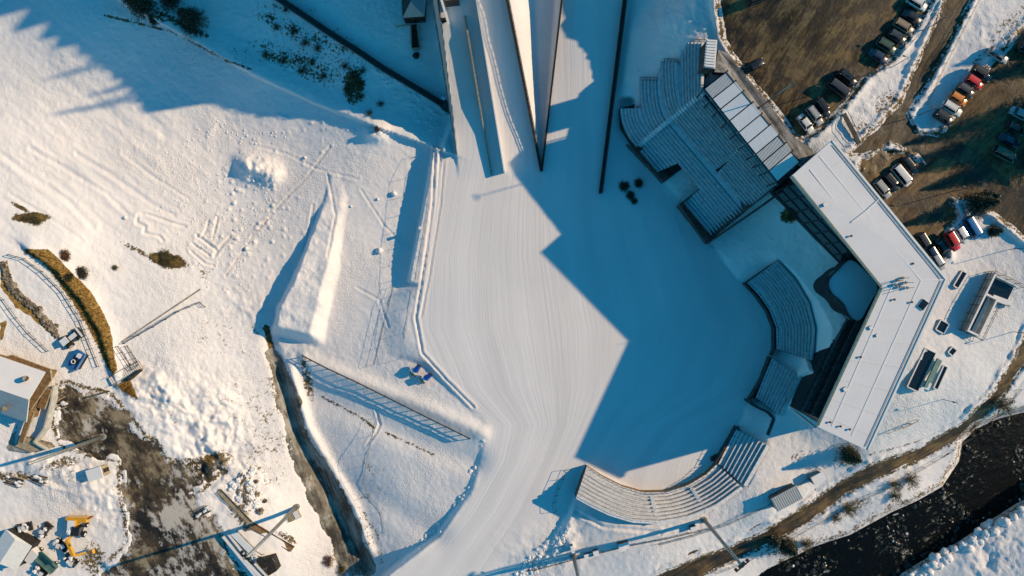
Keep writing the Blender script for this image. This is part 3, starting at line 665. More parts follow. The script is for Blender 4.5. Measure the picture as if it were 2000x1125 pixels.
b = MB(); b.box((0,0,.5), (1.1,.7,1.2), 0, M['white']); b.build('cabinet', t); b = MB(); b.box((0,0,1.16), (1.2,.8,.14), 0, M['snow_smooth']); b.build('snow_cap', t)

# lookout cabin with steep metal roof at the top edge
zb = ZG(808, 48)
o = P(808, 40, zb)
t = thing('hillside_cabin', 'hillside cabin with steep ribbed metal roof and a narrow deck below it', 'cabin', tuple(o))
e = [P(786,35,zb+3.4)-o, P(829,32,zb+3.4)-o, P(836,-45,zb+3.4)-o, P(782,-45,zb+3.4)-o]
ridge0 = P(802,3,zb+6.5)-o; ridge1 = P(808,-45,zb+6.5)-o
mr = mat('ribbed_metal', (.46,.46,.45), .5, .2, var=.06, stripes=((1,-.08,0), .42, .55))
b = MB(); b.add([e[0], e[1], ridge0], [(0,1,2)], mr); b.add([e[1], e[2], ridge1, ridge0], [(0,1,2,3)], M['snow_smooth']); b.add([e[3], e[0], ridge0, ridge1], [(0,1,2,3)], M['darksteel'])
b.build('roof', t)
b = MB(); w = [(p.x*.93, p.y*.97) for p in e]; b.prism(w, -2, 3.2, M['darkwood']); b.build('wall', t)
for k in range(3):
    b = MB(); b.box((w[0][0]+1.0+1.5*k, w[0][1]-.03, 1.6), (.8, .08, 1.0), 0, M['glass']); b.build('window', t)
d = [G(803,50,.2)-o, G(815,48,.2)-o, G(821,96,.2)-o, G(805,97,.2)-o]
b = MB(); b.prism([(p.x, p.y) for p in d], [p.z-1 for p in d], [p.z+.3 for p in d], M['darkwood']); b.build('deck', t)
for i, j in ((1,2),(2,3),(3,0)):
    b = MB(); b.bar(d[i]+Vector((0,0,.7)), d[j]+Vector((0,0,.7)), .22, .5, M['wood_pale']); b.build('parapet', t)
b = MB(); b.bar(G(775,55)-o+Vector((0,0,.7)), d[0]+Vector((0,0,.7)), .25, .5, M['wood_pale']); b.build('parapet', t)
b = MB(); b.blob((d[2]+d[3])/2+Vector((0,-1.3,-.2)), .8, M['darkwood'], 4, 5); b.build('plinth', t)
t = thing('storage_container', 'dark container with an open top at the top edge beside the leftmost lane', 'container', tuple(G(884, 4)))
b = MB(); b.box((0,0,1.1), (3.0,1.9,2.2), .1, M['darksteel']); b.build('wall', t); b = MB(); b.box((0,-.2,2.3), (2.6,.5,.15), .1, M['snow_smooth']); b.build('snow_cap', t)
# ---------------------------------------------------------------- seating stands
MR = mat('riser', (.36,.36,.36), .85, var=.3)
MS = mat('stand_snow', (.80,.80,.82), .8, var=.08, vscale=1.1, bump=.16, bscale=2.5)
def bez(p0, p1, p2, n):
    return [((1-t)**2*p0[0]+2*t*(1-t)*p1[0]+t*t*p2[0], (1-t)**2*p0[1]+2*t*(1-t)*p1[1]+t*t*p2[1]) for t in [i/(n-1) for i in range(n)]]
def row_mesh(front, back, z, riser, o, m_top, m_riser, bench=True):
    """one tread between two photo polylines, with a riser down its front and a plank bench"""
    b = MB(); n = len(front); F = [P(u, v, z)-o for u, v in front]; Bk = [P(u, v, z)-o for u, v in back]
    D = Vector((0, 0, riser))
    b.add(F+Bk, [(i, i+1, n+i+1, n+i) for i in range(n-1)], m_top)
    b.add([p for p in F]+[p-D for p in F], [(i, n+i, n+i+1, i+1) for i in range(n-1)], m_riser)
    b.add([F[0], Bk[0], Bk[0]-D, F[0]-D], [(0,1,2,3)], m_riser); b.add([F[-1], Bk[-1], Bk[-1]-D, F[-1]-D], [(3,2,1,0)], m_riser)
    if bench:
        q = [f.lerp(k, .12)+Vector((0,0,.16)) for f, k in zip(F, Bk)]; r = [f.lerp(k, .42)+Vector((0,0,.16)) for f, k in zip(F, Bk)]
        s = [p-Vector((0,0,.13)) for p in q]; w = [p-Vector((0,0,.13)) for p in r]
        b.add(q+r, [(i, i+1, n+i+1, n+i) for i in range(n-1)], m_top); b.add(q+s, [(i, n+i, n+i+1, i+1) for i in range(n-1)], m_riser); b.add(r+w, [(i, i+1, n+i+1, n+i) for i in range(n-1)], m_riser)
    return b
def rsm(line, n):
    p = np.array(line, float); s = np.concatenate([[0], np.cumsum(np.hypot(*(p[1:]-p[:-1]).T))]); t = np.linspace(0, s[-1], n)
    return list(zip(np.interp(t, s, p[:, 0]), np.interp(t, s, p[:, 1])))
def sub(a, u0, u1):
    n = len(a); return a[int(round(u0*(n-1))):int(round(u1*(n-1)))+1]
# --- the big grandstand
o = P(1350, 300, 3)
gs = thing('grandstand', 'large snow covered grandstand with straight and curved benches under the ribbed canopy', 'grandstand', tuple(o))
dr = (.646, .763)
def rows(tier):
    if tier == 'up':
        n = 13; A0, A1 = (1370,181), (1311,229)
        xs = [1376,1369,1362,1355,1349,1343,1337,1330,1317,1311,1304,1298,1291]; ys = [83]*8+[121]*5
    else:
        n = 12; A0, A1 = (1302,236), (1243,287)
        xs = [1284,1278,1271,1264,1257,1250,1246,1239,1232,1226,1219,1212]; ys = [157]*6+[212]*6
    out = []
    for k in range(n):
        f = k/(n-1); a = (A0[0]+(A1[0]-A0[0])*f, A0[1]+(A1[1]-A0[1])*f)
        p1 = (xs[k], a[1]-(a[0]-xs[k])*1.18); p1 = (p1[0], max(p1[1], ys[k]+4))
        curve = bez((xs[k], ys[k]), p1, a, 15)
        # end of straight part on the lower right edge line (1514,362)-(1378,474)
        ex, ey = 1514, 362; lx, ly = -136, 112
        det = dr[0]*(-ly)-(-lx)*dr[1]; t = ((ex-a[0])*(-ly)+lx*(ey-a[1]))/det
        b_ = (a[0]+dr[0]*t, a[1]+dr[1]*t)
        out.append((curve, a, b_, t))
    return out
grows = []
for tier, z0, dz in (('up', 15.6, .57), ('low', 8.2, .52)):
    R_ = rows(tier); n = len(R_)
    for k in range(n-1):
        z = z0-dz*k; c0, a0, b0, t0 = R_[k]; c1, a1, b1, t1 = R_[k+1]
        if abs(c0[0][1]-c1[0][1]) > 10: c0 = rsm([p for p in c0 if p[1] > c1[0][1]-2], 15)
        row_mesh(c1, c0, z, dz+.25, o, MS, MR).build('seating_row', gs)
        off = 5.0
        def seg(ta, tb):
            f = [(a1[0]+dr[0]*t, a1[1]+dr[1]*t) for t in np.linspace(ta, tb+(t1-t0), 6)]; k_ = [(a0[0]+dr[0]*t, a0[1]+dr[1]*t) for t in np.linspace(ta, tb, 6)]
            row_mesh(f, k_, z, dz+.25, o, MS, MR).build('seating_row', gs)
        cr = 133+(k-4)*.6 if tier == 'up' else None
        if tier == 'up':
            seg(off, cr-3); seg(cr+3, t0)
        elif k < 5:
            seg(off, t0)
        else:
            seg(off+(6 if k > 8 else 0), 62-(k-5)*2.2+14); seg(146-(k-5)*.4-2, t0)
# support slopes, walkway, aisle
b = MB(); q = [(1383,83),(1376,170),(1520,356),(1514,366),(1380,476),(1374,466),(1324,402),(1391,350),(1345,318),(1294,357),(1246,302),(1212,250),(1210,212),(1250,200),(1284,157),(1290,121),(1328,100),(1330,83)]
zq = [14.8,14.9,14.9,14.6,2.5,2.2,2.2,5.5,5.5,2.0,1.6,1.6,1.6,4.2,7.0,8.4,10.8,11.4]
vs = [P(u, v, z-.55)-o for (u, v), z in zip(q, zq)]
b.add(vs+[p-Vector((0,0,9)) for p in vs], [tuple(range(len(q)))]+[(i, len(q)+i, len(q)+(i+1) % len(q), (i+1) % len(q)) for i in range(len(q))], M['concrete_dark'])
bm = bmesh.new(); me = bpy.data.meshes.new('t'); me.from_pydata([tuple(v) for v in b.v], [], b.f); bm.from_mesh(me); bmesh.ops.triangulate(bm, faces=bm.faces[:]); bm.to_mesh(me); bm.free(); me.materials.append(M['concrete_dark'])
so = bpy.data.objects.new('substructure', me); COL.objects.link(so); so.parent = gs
U_ = rows('up'); Lw = rows('low')
row_mesh([Lw[0][1], Lw[0][2]], [U_[-1][1], U_[-1][2]], 8.62, .5, o, MS, M['concrete_dark'], False).build('walkway', gs)
row_mesh(Lw[0][0], [(u, v) for u, v in U_[-1][0]], 8.62, .5, o, MS, M['concrete_dark'], False).build('walkway', gs)
b = MB(); st = [(1372,183,15.9),(1341,208,12.2),(1313,231,9.0),(1300,241,8.6),(1272,264,5.6),(1250,283,3.2)]
for i in range(30):
    f = i/29*(len(st)-1); j = min(int(f), len(st)-2); f -= j; u, v, z = [st[j][q]+(st[j+1][q]-st[j][q])*f for q in range(3)]
    c = P(u, v, z+.12)-o; b.box(c, (.62, 1.0, .5), ang(1372,183,1250,283), MS)
b.build('aisle_steps', gs)
b = MB()
for i in range(14):
    f = i/13; c = P(1454-53*f, 283+42*f, 15.3-6.6*f)-o; b.box(c, (.62, 1.0, .5), ang(1454,283,1401,325), MS)
b.build('aisle_steps', gs)
b = MB(); q = [P(u, v, 6.0)-o for u, v in ((1347,319),(1361,309),(1393,349),(1378,360))]; b.prism([(p.x, p.y) for p in q], -1, 3.4, M['concrete_dark'], MS); b.build('entrance_roof', gs)
b = MB()
for (u0, v0, u1, v1) in ((1223,283,1294,357),(1294,357,1345,319),(1391,352,1325,401),(1325,401,1378,476),(1378,476,1450,420),(1450,420,1512,370)):
    p, q = P(u0, v0, 3.0 if v1 < 480 else 3)-o, P(u1, v1, 3.0)-o
    if u0 >= 1378 and v0 < 480 and u1 > 1400: p.z = {1378: 1.2, 1450: 7.5}[u0]; q.z = {1450: 7.5, 1512: 12.2}[u1]
    else: p.z = q.z = .5
    b.bar(p, q, .25, 2.0, M['concrete_dark'])
b.build('parapet', gs)
for nm, (x0, x1, vv, z) in zip(['handrail']*4, ((1330,1376,83,13.6),(1291,1325,121,10.4),(1250,1284,157,7.2),(1212,1248,214,3.6))):
    b = MB()
    for s in (0, -6):
        b.bar(P(x0, vv+s, z-1.3)-o, P(x1, vv+s, z+1.4)-o, .08, .08, M['darksteel'])
    for i in range(6):
        f = i/5; b.bar(P(x0+(x1-x0)*f, vv-6, z-1.3+2.7*f)-o, P(x0+(x1-x0)*f, vv+1, z-1.3+2.7*f)-o, .08, .08, M['darksteel'])
    b.build('handrail', gs)

# --- canopy
mrib = mat('canopy_ribbed', (.60,.60,.60), .6, .1, var=.04, stripes=((.80,-.60,0), .55, .40))
o = P(1470, 250, 16)
cn = thing('canopy', 'ribbed snow dusted canopy in sloping panels above the grandstand top row', 'canopy', tuple(o))
L0, Lx = (1376.5,172.7), (1519,354); T0, Tx = (1419.7,139.5), (1563,316)
fr = [0, .11, .22, .345, .47, .59, .705, .795, .885, 1.0]
for i in range(9):
    f0 = fr[i]+.005; f1 = fr[i+1]-.005
    c = [(L0[0]+(Lx[0]-L0[0])*f, L0[1]+(Lx[1]-L0[1])*f, 22.3) for f in (f0, f1)]+[(T0[0]+(Tx[0]-T0[0])*f, T0[1]+(Tx[1]-T0[1])*f, 23.4) for f in (f1, f0)]
    c = [P(*p)-o for p in c]; z = [p.z for p in c]
    b = MB(); b.prism([(p.x, p.y) for p in c], [q-.25-.16*(i % 2)*0 for q in z], [q+.05*(i % 2) for q in z], M['darksteel'], mrib if i in (0, 6, 7) else M['snow_smooth']); b.build('roof_panel', cn)
for f in fr:
    a = P(L0[0]+(Lx[0]-L0[0])*f-4, L0[1]+(Lx[1]-L0[1])*f+3, 21.6)-o; c = P(T0[0]+(Tx[0]-T0[0])*f+2, T0[1]+(Tx[1]-T0[1])*f-2, 22.8)-o
    b = MB(); b.bar(a, c, .22, .5, M['darksteel']); b.bar((a.x, a.y, a.z), (a.x+.6, a.y+.3, -1), .22, .22, M['darksteel']); b.bar((c.x, c.y, c.z), (c.x, c.y, -1), .22, .22, M['darksteel']); b.build('frame', cn)
b = MB(); b.bar(P(L0[0]-3, L0[1]+2, 21.9)-o, P(Lx[0]-3, Lx[1]+2, 21.9)-o, .3, .3, M['teal']); b.build('gutter', cn)
b = MB(); q = [P(u, v, 16)-o for u, v in ((1374,176),(1406,152),(1552,338),(1520,362))]; b.prism([(p.x, p.y) for p in q], -1.5, .2, M['concrete_dark']); b.build('deck', cn)
b = MB(); p, q = P(1418,141,23.3)-o, P(1562,317,23.3)-o; p.z = q.z = 3.65; b.bar(p, q, .25, 7.5, M['darkwood']); b.build('back_wall', cn)
# concrete pavement behind the canopy
b = MB(); o = G(1500, 200); PV = [(1404,96),(1424,104),(1448,138),(1500,200),(1552,268),(1596,296),(1575,330),(1550,318),(1418,142),(1396,140)]
M['icy'] = dirtmat('icy_concrete', (.10,.10,.09), (.22,.21,.20), (.42,.41,.39), snowy=.25, direction=(.6,-.75))
b.prism([xy(u, v, 16.0) for u, v in PV], 14.0, [15.7, 15.8, 16.05, 16.05, 16.0, 15.6, 15.6, 16.0, 16.0, 15.8], M['concrete_dark'], M['icy'])
tag(b.build('pavement'), kind='structure')
# kiosk cabin
o = P(1388, 105, 15)
t = thing('kiosk_cabin', 'long white cabin with snow lined roof ribs at the top end of the grandstand', 'cabin', tuple(o))
q = [P(u, v, 20.2)-o for u, v in ((1380,77),(1401,78),(1397,134),(1375,131))]
b = MB(); b.prism([(p.x*.96, p.y*.96) for p in q], -3, 5.0, M['concrete_dark']); b.build('wall', t)
b = MB(); b.prism([(p.x, p.y) for p in q], 5.0, 5.2, M['white']); b.build('roof', t)
for i in range(10):
    f = (i+.5)/10; a = q[0].lerp(q[3], f); c = q[1].lerp(q[2], f); b = MB(); b.bar(a.lerp(c, .08)+Vector((0,0,.1)), a.lerp(c, .92)+Vector((0,0,.1)), .28, .16, M['snow_smooth']); b.build('roof_rib', t)

# --- lower stands round the arena
def stand(name, label, inner, outer, n, z0, z1, front_h, m_front, npts=18, m_riser=None, top=None, walk=1, aisle=()):
    I = rsm(inner, npts); O = rsm(outer, npts); o = P(*inner[0], 0)
    t = thing(name, label, 'stand', tuple(o))
    def ln(f): return [(a[0]+(c[0]-a[0])*f, a[1]+(c[1]-a[1])*f) for a, c in zip(I, O)]
    fs = [0]+list(np.linspace(.16 if walk else 1/n, 1, n)); 
    for k in range(n):
        z = z0+(z1-z0)*k/(n-1)
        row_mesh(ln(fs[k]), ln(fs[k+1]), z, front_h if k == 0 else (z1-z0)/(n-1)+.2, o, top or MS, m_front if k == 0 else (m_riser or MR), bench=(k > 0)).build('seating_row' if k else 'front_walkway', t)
    B_ = [P(u, v, z1)-o for u, v in O]; b = MB(); b.add(B_+[p-Vector((0,0,5)) for p in B_], [(i, i+1, len(B_)+i+1, len(B_)+i) for i in range(len(B_)-1)], M['concrete_dark']); b.build('back_wall', t)
    for e in (0, -1):
        b = MB(); a, c = I[e], O[e]; p, q = P(*a, z0)-o, P(*c, z1)-o; D = Vector((0,0,3.5)); b.add([p, q, q-D, p-D], [(0,1,2,3)], M['concrete_dark']); b.build('end_wall', t)
    b = MB(); F = [P(u, v, z0)-o for u, v in ln(.015)]
    b.tube([p+Vector((0,0,1.0)) for p in F], .05, M['darksteel'], 5)
    for p in F: b.bar(p, p+Vector((0,0,1.0)), .07, .07, M['darksteel'])
    b.build('handrail', t)
    for f in aisle:
        b = MB(); i = f*(npts-1); i0 = int(i)
        for k in range(n*2):
            g = .16+.82*k/(2*n-1); a = ln(g)[i0]; z = z0+(z1-z0)*(g-.05); dd = ang(*I[i0], *O[i0]); b.box(P(*a, z+.15)-o, (.5, .8, .3), dd, MS)
        b.build('aisle_steps', t)
    return t
stand('curved_stand', 'sunlit curved terrace of benches with planked front wall at the bottom of the arena', [(1146,911),(1175,930),(1215,950),(1255,962),(1300,961),(1345,947),(1380,926),(1401,906)],
      [(1125,974),(1158,992),(1192,1008),(1235,1021),(1290,1024),(1350,1013),(1400,992),(1452,955)], 8, 1.9, 5.4, 2.4, M['wood'], 30, M['concrete'], aisle=(.5, .78))
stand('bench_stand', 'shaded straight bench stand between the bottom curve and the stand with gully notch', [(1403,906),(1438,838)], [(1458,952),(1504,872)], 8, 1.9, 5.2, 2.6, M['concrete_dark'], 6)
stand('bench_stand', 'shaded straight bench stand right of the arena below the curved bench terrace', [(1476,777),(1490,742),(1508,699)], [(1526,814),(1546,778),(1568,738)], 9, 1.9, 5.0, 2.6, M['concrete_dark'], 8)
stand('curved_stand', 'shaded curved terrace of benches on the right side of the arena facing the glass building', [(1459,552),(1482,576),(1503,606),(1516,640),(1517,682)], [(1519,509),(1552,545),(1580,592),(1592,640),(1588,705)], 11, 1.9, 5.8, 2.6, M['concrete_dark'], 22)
def wallthing(name, label, cat, pts, z0, z1, th, m, top=None):
    o = P(*pts[0], z0); b = MB()
    for (a, c) in zip(pts, pts[1:]):
        p, q = P(*a, z1)-o, P(*c, z1)-o; p.z = q.z = (z1-z0)/2; b.bar(p, q, th, z1-z0, m)
    x = b.build(name, loc=tuple(o)); tag(x, label, cat); return x
wallthing('arena_wall', 'shade darkened low wall running along the arena edge in front of the curved bench terrace', 'wall', [(1455,553),(1478,577),(1500,608),(1513,641),(1513,684),(1508,694)], -.3, 1.8, .3, M['concrete_dark'])  # dark face colour stands in for the shade on these edge walls
wallthing('arena_wall', 'shade darkened low wall along the arena edge ending beside two small steps', 'wall', [(1505,697),(1488,742),(1465,782)], -.3, 1.8, .3, M['concrete_dark'])
wallthing('arena_wall', 'shade darkened low wall in front of the lowest straight bench stand', 'wall', [(1440,834),(1418,872),(1398,905)], -.3, 1.9, .3, M['concrete_dark'])
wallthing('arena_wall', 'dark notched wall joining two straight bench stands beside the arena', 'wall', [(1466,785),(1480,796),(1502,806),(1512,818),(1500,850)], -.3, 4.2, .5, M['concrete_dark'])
for (u, v, a, lb) in ((1395,896,.5,'short dark steps at the lower right corner of the arena floor'), (1468,778,-1.0,'short dark steps below the straight stand beside the arena wall end'), (1436,842,-1.0,'short dark steps at the upper end of the lowest straight stand')):
    t = thing('steps', lb, 'steps', tuple(P(u, v, 0)), a)
    for k in range(3): b = MB(); b.box((0, .45*k, .2+.25*k), (1.8, .28, .12), 0, M['darksteel']); b.build('tread', t)
    for s in (-1, 1): b = MB(); b.bar((s*.95, -.1, .6), (s*.95, 1.2, 1.5), .1, .1, M['darksteel']); b.build('handrail', t)
# ---------------------------------------------------------------- the big angular building
RF = [(1545,345,26.3),(1625,274,26.3),(1848,545,25.0),(1695,880,25.0),(1596,833,25.0),(1722,561,25.0)]
o = P(1700, 500, 8)
bd = thing('event_building', 'large angular building with long snow covered roof and dark glazed inner facade', 'building', tuple(o))
rp = [P(*q)-o for q in RF]
M['roof'] = mat('roof_snow', (.74,.73,.75), .8, var=.02, vscale=.25, bump=.02, bscale=1.2)
def tri_prism(name, pts, thick, m_side, m_top, parent, split=None):
    bm = bmesh.new(); v1 = [bm.verts.new(p) for p in pts]; v0 = [bm.verts.new(Vector(p)-Vector((0,0,thick))) for p in pts]; n = len(pts)
    for sp in (split or (tuple(range(n)),)):
        top = bm.faces.new([v1[i] for i in sp]); bm.faces.new([v0[i] for i in sp][::-1]); top.material_index = 1
    for i in range(n): bm.faces.new((v1[i], v0[i], v0[(i+1) % n], v1[(i+1) % n]))
    bmesh.ops.recalc_face_normals(bm, faces=bm.faces[:])
    bmesh.ops.triangulate(bm, faces=[f for f in bm.faces if len(f.verts) > 4])
    me = bpy.data.meshes.new(name); bm.to_mesh(me); bm.free(); me.materials.append(m_side); me.materials.append(m_top)
    x = bpy.data.objects.new(name, me); COL.objects.link(x)
    if parent: x.parent = parent
    return x
roof = tri_prism('roof', rp, .7, M['concrete_pale'], M['roof'], bd, ((0,1,2,5),(5,2,3,4)))
def rbar(a, c, w, h, m, nm='roof_seam', dz=.02, par=None):
    b = MB(); p = P(*a)-o; q = P(*c)-o; p.z += dz; q.z += dz; b.bar(p, q, w, h, m); return b.build(nm, par or roof)
for a, c in (((1600,304,26.3),(1799,548,25.02)),((1582,331,26.3),(1747,543,25.02)),((1799,549,25.02),(1664,850,25.02)),((1747,549,25.02),(1625,832,25.02)),((1664,434,25.9),(1691,413,25.9)),((1691,413,25.9),(1716,390,25.9)),((1799,548,25.02),(1846,546,25.02))):
    rbar(a, c, .25, .05, M['snow_smooth'])
for f in (.12,.27,.42,.72,.86):
    rbar((1545+177*f,345+216*f,26.3-1.3*f), (1625+223*f,274+271*f,26.3-1.3*f), .09, .03, M['roof'])
for f in (.1,.24,.38,.52,.66,.8,.92):
    rbar((1722-126*f,561+272*f,25.0), (1848-153*f,545+335*f,25.0), .09, .03, M['roof'])
for (u, v, s_) in ((1700,640,.7),(1712,655,.5),(1650,760,.8),(1610,400,.6)):
    b = MB(); p = P(u, v, 25.0 if v > 500 else 26.05)-o; b.box(p+Vector((0,0,.15)), (s_,s_,.35), .5, M['steel'], M['snow_smooth']); b.build('roof_box', roof)
for a, c in (((1547,345,26.35),(1721,561,25.0)),((1721,563,25.02),(1597,831,25.02))):
    rbar(a, c, .45, .22, M['teal'], 'gutter', .08)
for a, c in (((1626,275,26.3),(1847,545,25.02)),((1847,547,25.02),(1696,878,25.02))):
    rbar(a, c, .4, .25, M['white'], 'parapet', .05)
for a, c in (((1626,283,26.3),(1838,545,25.05)),((1838,548,25.02),(1690,872,25.02))): rbar(a, c, .1, .1, M['steel'], 'parapet_rail', .12)
rnd = random.Random(5)
for (u, v) in ((1620,298),(1605,315),(1583,331),(1568,346),(1661,461),(1679,697),(1781,515),(1620,824),(1640,832),(1658,838),(1779,590),(1745,585)):
    b = MB(); p = P(u, v, 25.6 if v < 500 else 24.95)-o; b.tube([p-Vector((0,0,.4)), p+Vector((0,0,.35))], .14, M['steel'], 8); b.tube([p+Vector((0,0,.35)), p+Vector((0,0,.45))], .24, M['darksteel'], 8); b.build('roof_vent', roof)
b = MB(); p = P(1801, 595, 24.9)-o; b.box(p, (1.9, 1.4, .7), .9, M['white'], M['glass']); b.build('roof_hatch', roof)
# cluster of masts and boxes at the bend
for i, (u, v) in enumerate(((1753,548),(1762,543),(1768,552),(1757,560),(1771,562),(1748,556))):
    b = MB(); p = P(u, v, 25.2)-o; b.box(p+Vector((0,0,.25)), (.5, .4, .5), .5*i, M['steel']); b.bar(p, p+Vector((0,0,1.9+.5*(i % 3))), .09, .09, M['darksteel']); b.build('antenna', roof)
# walls
def inset(pt, z): return P(pt[0], pt[1], z)
Wt = [P(q[0]+(1690-q[0])*0.0, q[1], q[2])-o for q in RF]
wi = [(1566,354),(1630,283),(1839,546),(1693,870),(1620,826),(1750,558)]
wp = [P(u, v, RF[i][2])-o for i, (u, v) in enumerate(wi)]
b = MB(); pts = [(p.x, p.y) for p in wp]; zt = [p.z-.75 for p in wp]
n = 6; vs = [(x, y, -8) for x, y in pts]+[(x, y, z) for (x, y), z in zip(pts, zt)]
b.add(vs, [(i, n+i, n+(i+1) % n, (i+1) % n) for i in range(n)], M['facade']); wall = b.build('wall', bd)
def bay(pa, pb, zlo, zhi, n, floors):
    """glazed bays with mullions on the inner facade"""
    for k in range(n):
        for fl in range(floors):
            f0 = (k+.06)/n; f1 = (k+.94)/n; a = pa.lerp(pb, f0); c = pa.lerp(pb, f1); d = (pb-pa).normalized(); nn = Vector((-d.y, d.x, 0)); nn = nn if nn.dot(Vector((-1,-.1,0))) > 0 else -nn
            z0 = zlo+(zhi-zlo)*fl/floors+.3; z1 = zlo+(zhi-zlo)*(fl+1)/floors-.5
            A = Vector((a.x, a.y, 0))+nn*.06; C = Vector((c.x, c.y, 0))+nn*.06; b = MB()
            b.bar(A+Vector((0,0,(z0+z1)/2)), C+Vector((0,0,(z0+z1)/2)), .08, z1-z0, M['glass']); w = b.build('window', wall)
            b = MB(); b.bar(A+nn*.05+Vector((0,0,z0-.12)), C+nn*.05+Vector((0,0,z0-.12)), .22, .14, M['darksteel']); b.build('sill', w)
bay(wp[5], wp[4], 3, 15.2, 11, 3); bay(wp[0], wp[5], 4, 16, 9, 3)
for fl in range(3):
    b = MB(); z = 3+4.0*(fl+1); a = wp[5].copy(); c = wp[4].copy(); a.z = c.z = z; d = (c-a).normalized(); nn = Vector((-d.y, d.x, 0)); nn = nn if nn.x < 0 else -nn
    b.bar(a+nn*.55, c+nn*.55, 1.1, .22, M['concrete_dark']); b.build('balcony', bd)
b = MB(); a = P(1548,800,9)-o; c = P(1590,833,9)-o; b.bar(a, c, .35, 2.2, M['concrete_pale']); b.build('ramp_wall', bd)
b = MB(); p = P(1577,775,7)-o; b.box(p, (3.2,2.6,3.0), -1.1, M['concrete_dark']); b.build('porch', bd)
# organic shaped terrace roof in the bend
bl = [(1665,505),(1650,511),(1636,528),(1622,540),(1616,554),(1622,572),(1640,586),(1650,598),(1655,613),(1664,624),(1681,630),(1700,590),(1719,562),(1695,533)]
o2 = P(1660, 565, 9)
tb = thing('rounded_pavilion', 'wavy edged pavilion with flat snow covered roof in the bend of the building', 'pavilion', tuple(o2))
def smoothpoly(pts, it=2):
    for _ in range(it):
        q = []
        for i in range(len(pts)):
            a, c = pts[i], pts[(i+1) % len(pts)]; q += [(a[0]*.75+c[0]*.25, a[1]*.75+c[1]*.25), (a[0]*.25+c[0]*.75, a[1]*.25+c[1]*.75)]
        pts = q
    return pts
bp = smoothpoly(bl); tri_prism('roof', [P(u, v, 19.5)-o2 for u, v in bp], 2.6, M['facade'], M['roof'], tb)
b = MB(); q = [P(1690+(u-1690)*.72, 567+(v-567)*.8, 19.5)-o2 for u, v in bp]; n = len(q)
b.add([(p.x, p.y, -6) for p in q]+[(p.x, p.y, 7.95) for p in q], [(i, n+i, n+(i+1) % n, (i+1) % n) for i in range(n)], M['facade']); b.build('wall', tb)
b = MB(); q = [P(u, v, 19.5)-o2 for u, v in bp]
for i in range(n):
    if q[i].x < 3: b.bar(q[i]+Vector((0,0,.12)), q[(i+1) % n]+Vector((0,0,.12)), .14, .25, M['darksteel'])
b.build('edge_trim', tb)
for k in range(6):
    i = 8+k*5; p = q[i]; b = MB(); b.box((p.x, p.y, 9.2), (1.4,.12,1.1), ang(*bp[i], *bp[(i+1) % n]), M['glass']); b.build('window', tb)

# ---------------------------------------------------------------- light wells on the court
def well(label, c, size, a, rim=.25, h=.5, glass=False, name='light_well', cat='light well'):
    g = G(*c); t = thing(name, label, cat, tuple(g), a); L, W = size
    for (x, y, lx, ly) in ((0, W/2, L, rim), (0, -W/2, L, rim), (L/2, 0, rim, W-rim), (-L/2, 0, rim, W-rim)):
        b = MB(); b.box((x, y, 0), (lx, ly, h*2), 0, M['concrete_pale'], M['snow_smooth']); b.build('rim', t)
    b = MB(); b.box((0, 0, .12), (L-rim, W-rim, .3), 0, M['rubber'], M['glass'] if not glass else M['teal']); b.build('dark_pane', t)
    return t
a = ang(1862,560,1884,530)
well('narrow dark light well nearest the roof corner of the big building', (1873,546), (3.8,1.2), ang(1864,560,1883,528))
well('nearly square light well between the building and the fenced stairwell', (1838,638), (2.4,2.0), ang(1832,650,1846,625))
well('small dark square light well in bright snow behind the building', (1858,686), (1.6,1.3), ang(1850,695,1866,676))
well('long narrow dark light well farthest down the bright snow slope', (1835,737), (5.4,1.0), ang(1824,762,1846,713))
# glazed lantern and deep cut beside it
t = well('deep dark pit with a sloping teal lid close to the building wall', (1798,722), (9.2,2.6), ang(1782,758,1815,688))
b = MB(); b.box((.3,-2.3,.7), (6.6,1.5,.25), 0, M['teal'], M['teal'], rx=.35); b.build('lid', t)
b = MB(); b.box((-2.6,-2.2,.5), (1.6,1.7,.5), 0, M['white'], M['snow_smooth']); b.build('hatch', t)
# fenced stairwell
g = G(1915, 595); a = ang(1885,642,1932,545)
t = thing('stairwell', 'fenced open stairwell with pale walls and two dark shafts near the ring road', 'stairwell', tuple(g), a)
for (x, y, lx, ly, h, nm) in ((0, 1.6, 13.5, .5, 2.6, 'wall'), (-2.2, -1.9, 8.6, .4, 1.4, 'wall'), (2.2, -.2, .4, 3.3, 1.4, 'wall'), (-6.5, -.2, .4, 3.3, 1.4, 'wall'), (6.6, -1.4, .4, 6, 1.6, 'wall')):
    b = MB(); b.box((x, y, h/2), (lx, ly, h), 0, M['concrete_pale'], M['snow_smooth']); b.build(nm, t)
b = MB(); b.box((-2.1, .2, .1), (8.2, 1.4, .3), 0, M['rubber']); b.build('shaft', t)
b = MB(); b.box((4.6, -2.0, .35), (3.4, 5.0, .3), 0, M['glass']); b.build('shaft', t)
b = MB(); b.box((2.6, -3.4, .5), (1.2, 4.4, .6), .1, M['stone'], M['snow_smooth']); b.build('ledge', t)
def rails(t, pts, h=1.1, m=None, nm='railing', levels=(1., .55), r=.07, sp=1.5, lean=0.):
    b = MB(); m = m or M['darksteel']
    for p, q in zip(pts, pts[1:]):
        p = Vector(p); q = Vector(q)
        for l_ in levels: b.bar(p+Vector((0,0,h*l_)), q+Vector((0,0,h*l_)), r, r, m)
        k = max(1, int((q-p).length/sp))
        for i in range(k+1): s = p.lerp(q, i/k); b.bar(s, s+Vector((0,0,h)), r*1.1, r*1.1, m)
    return b.build(nm, t)
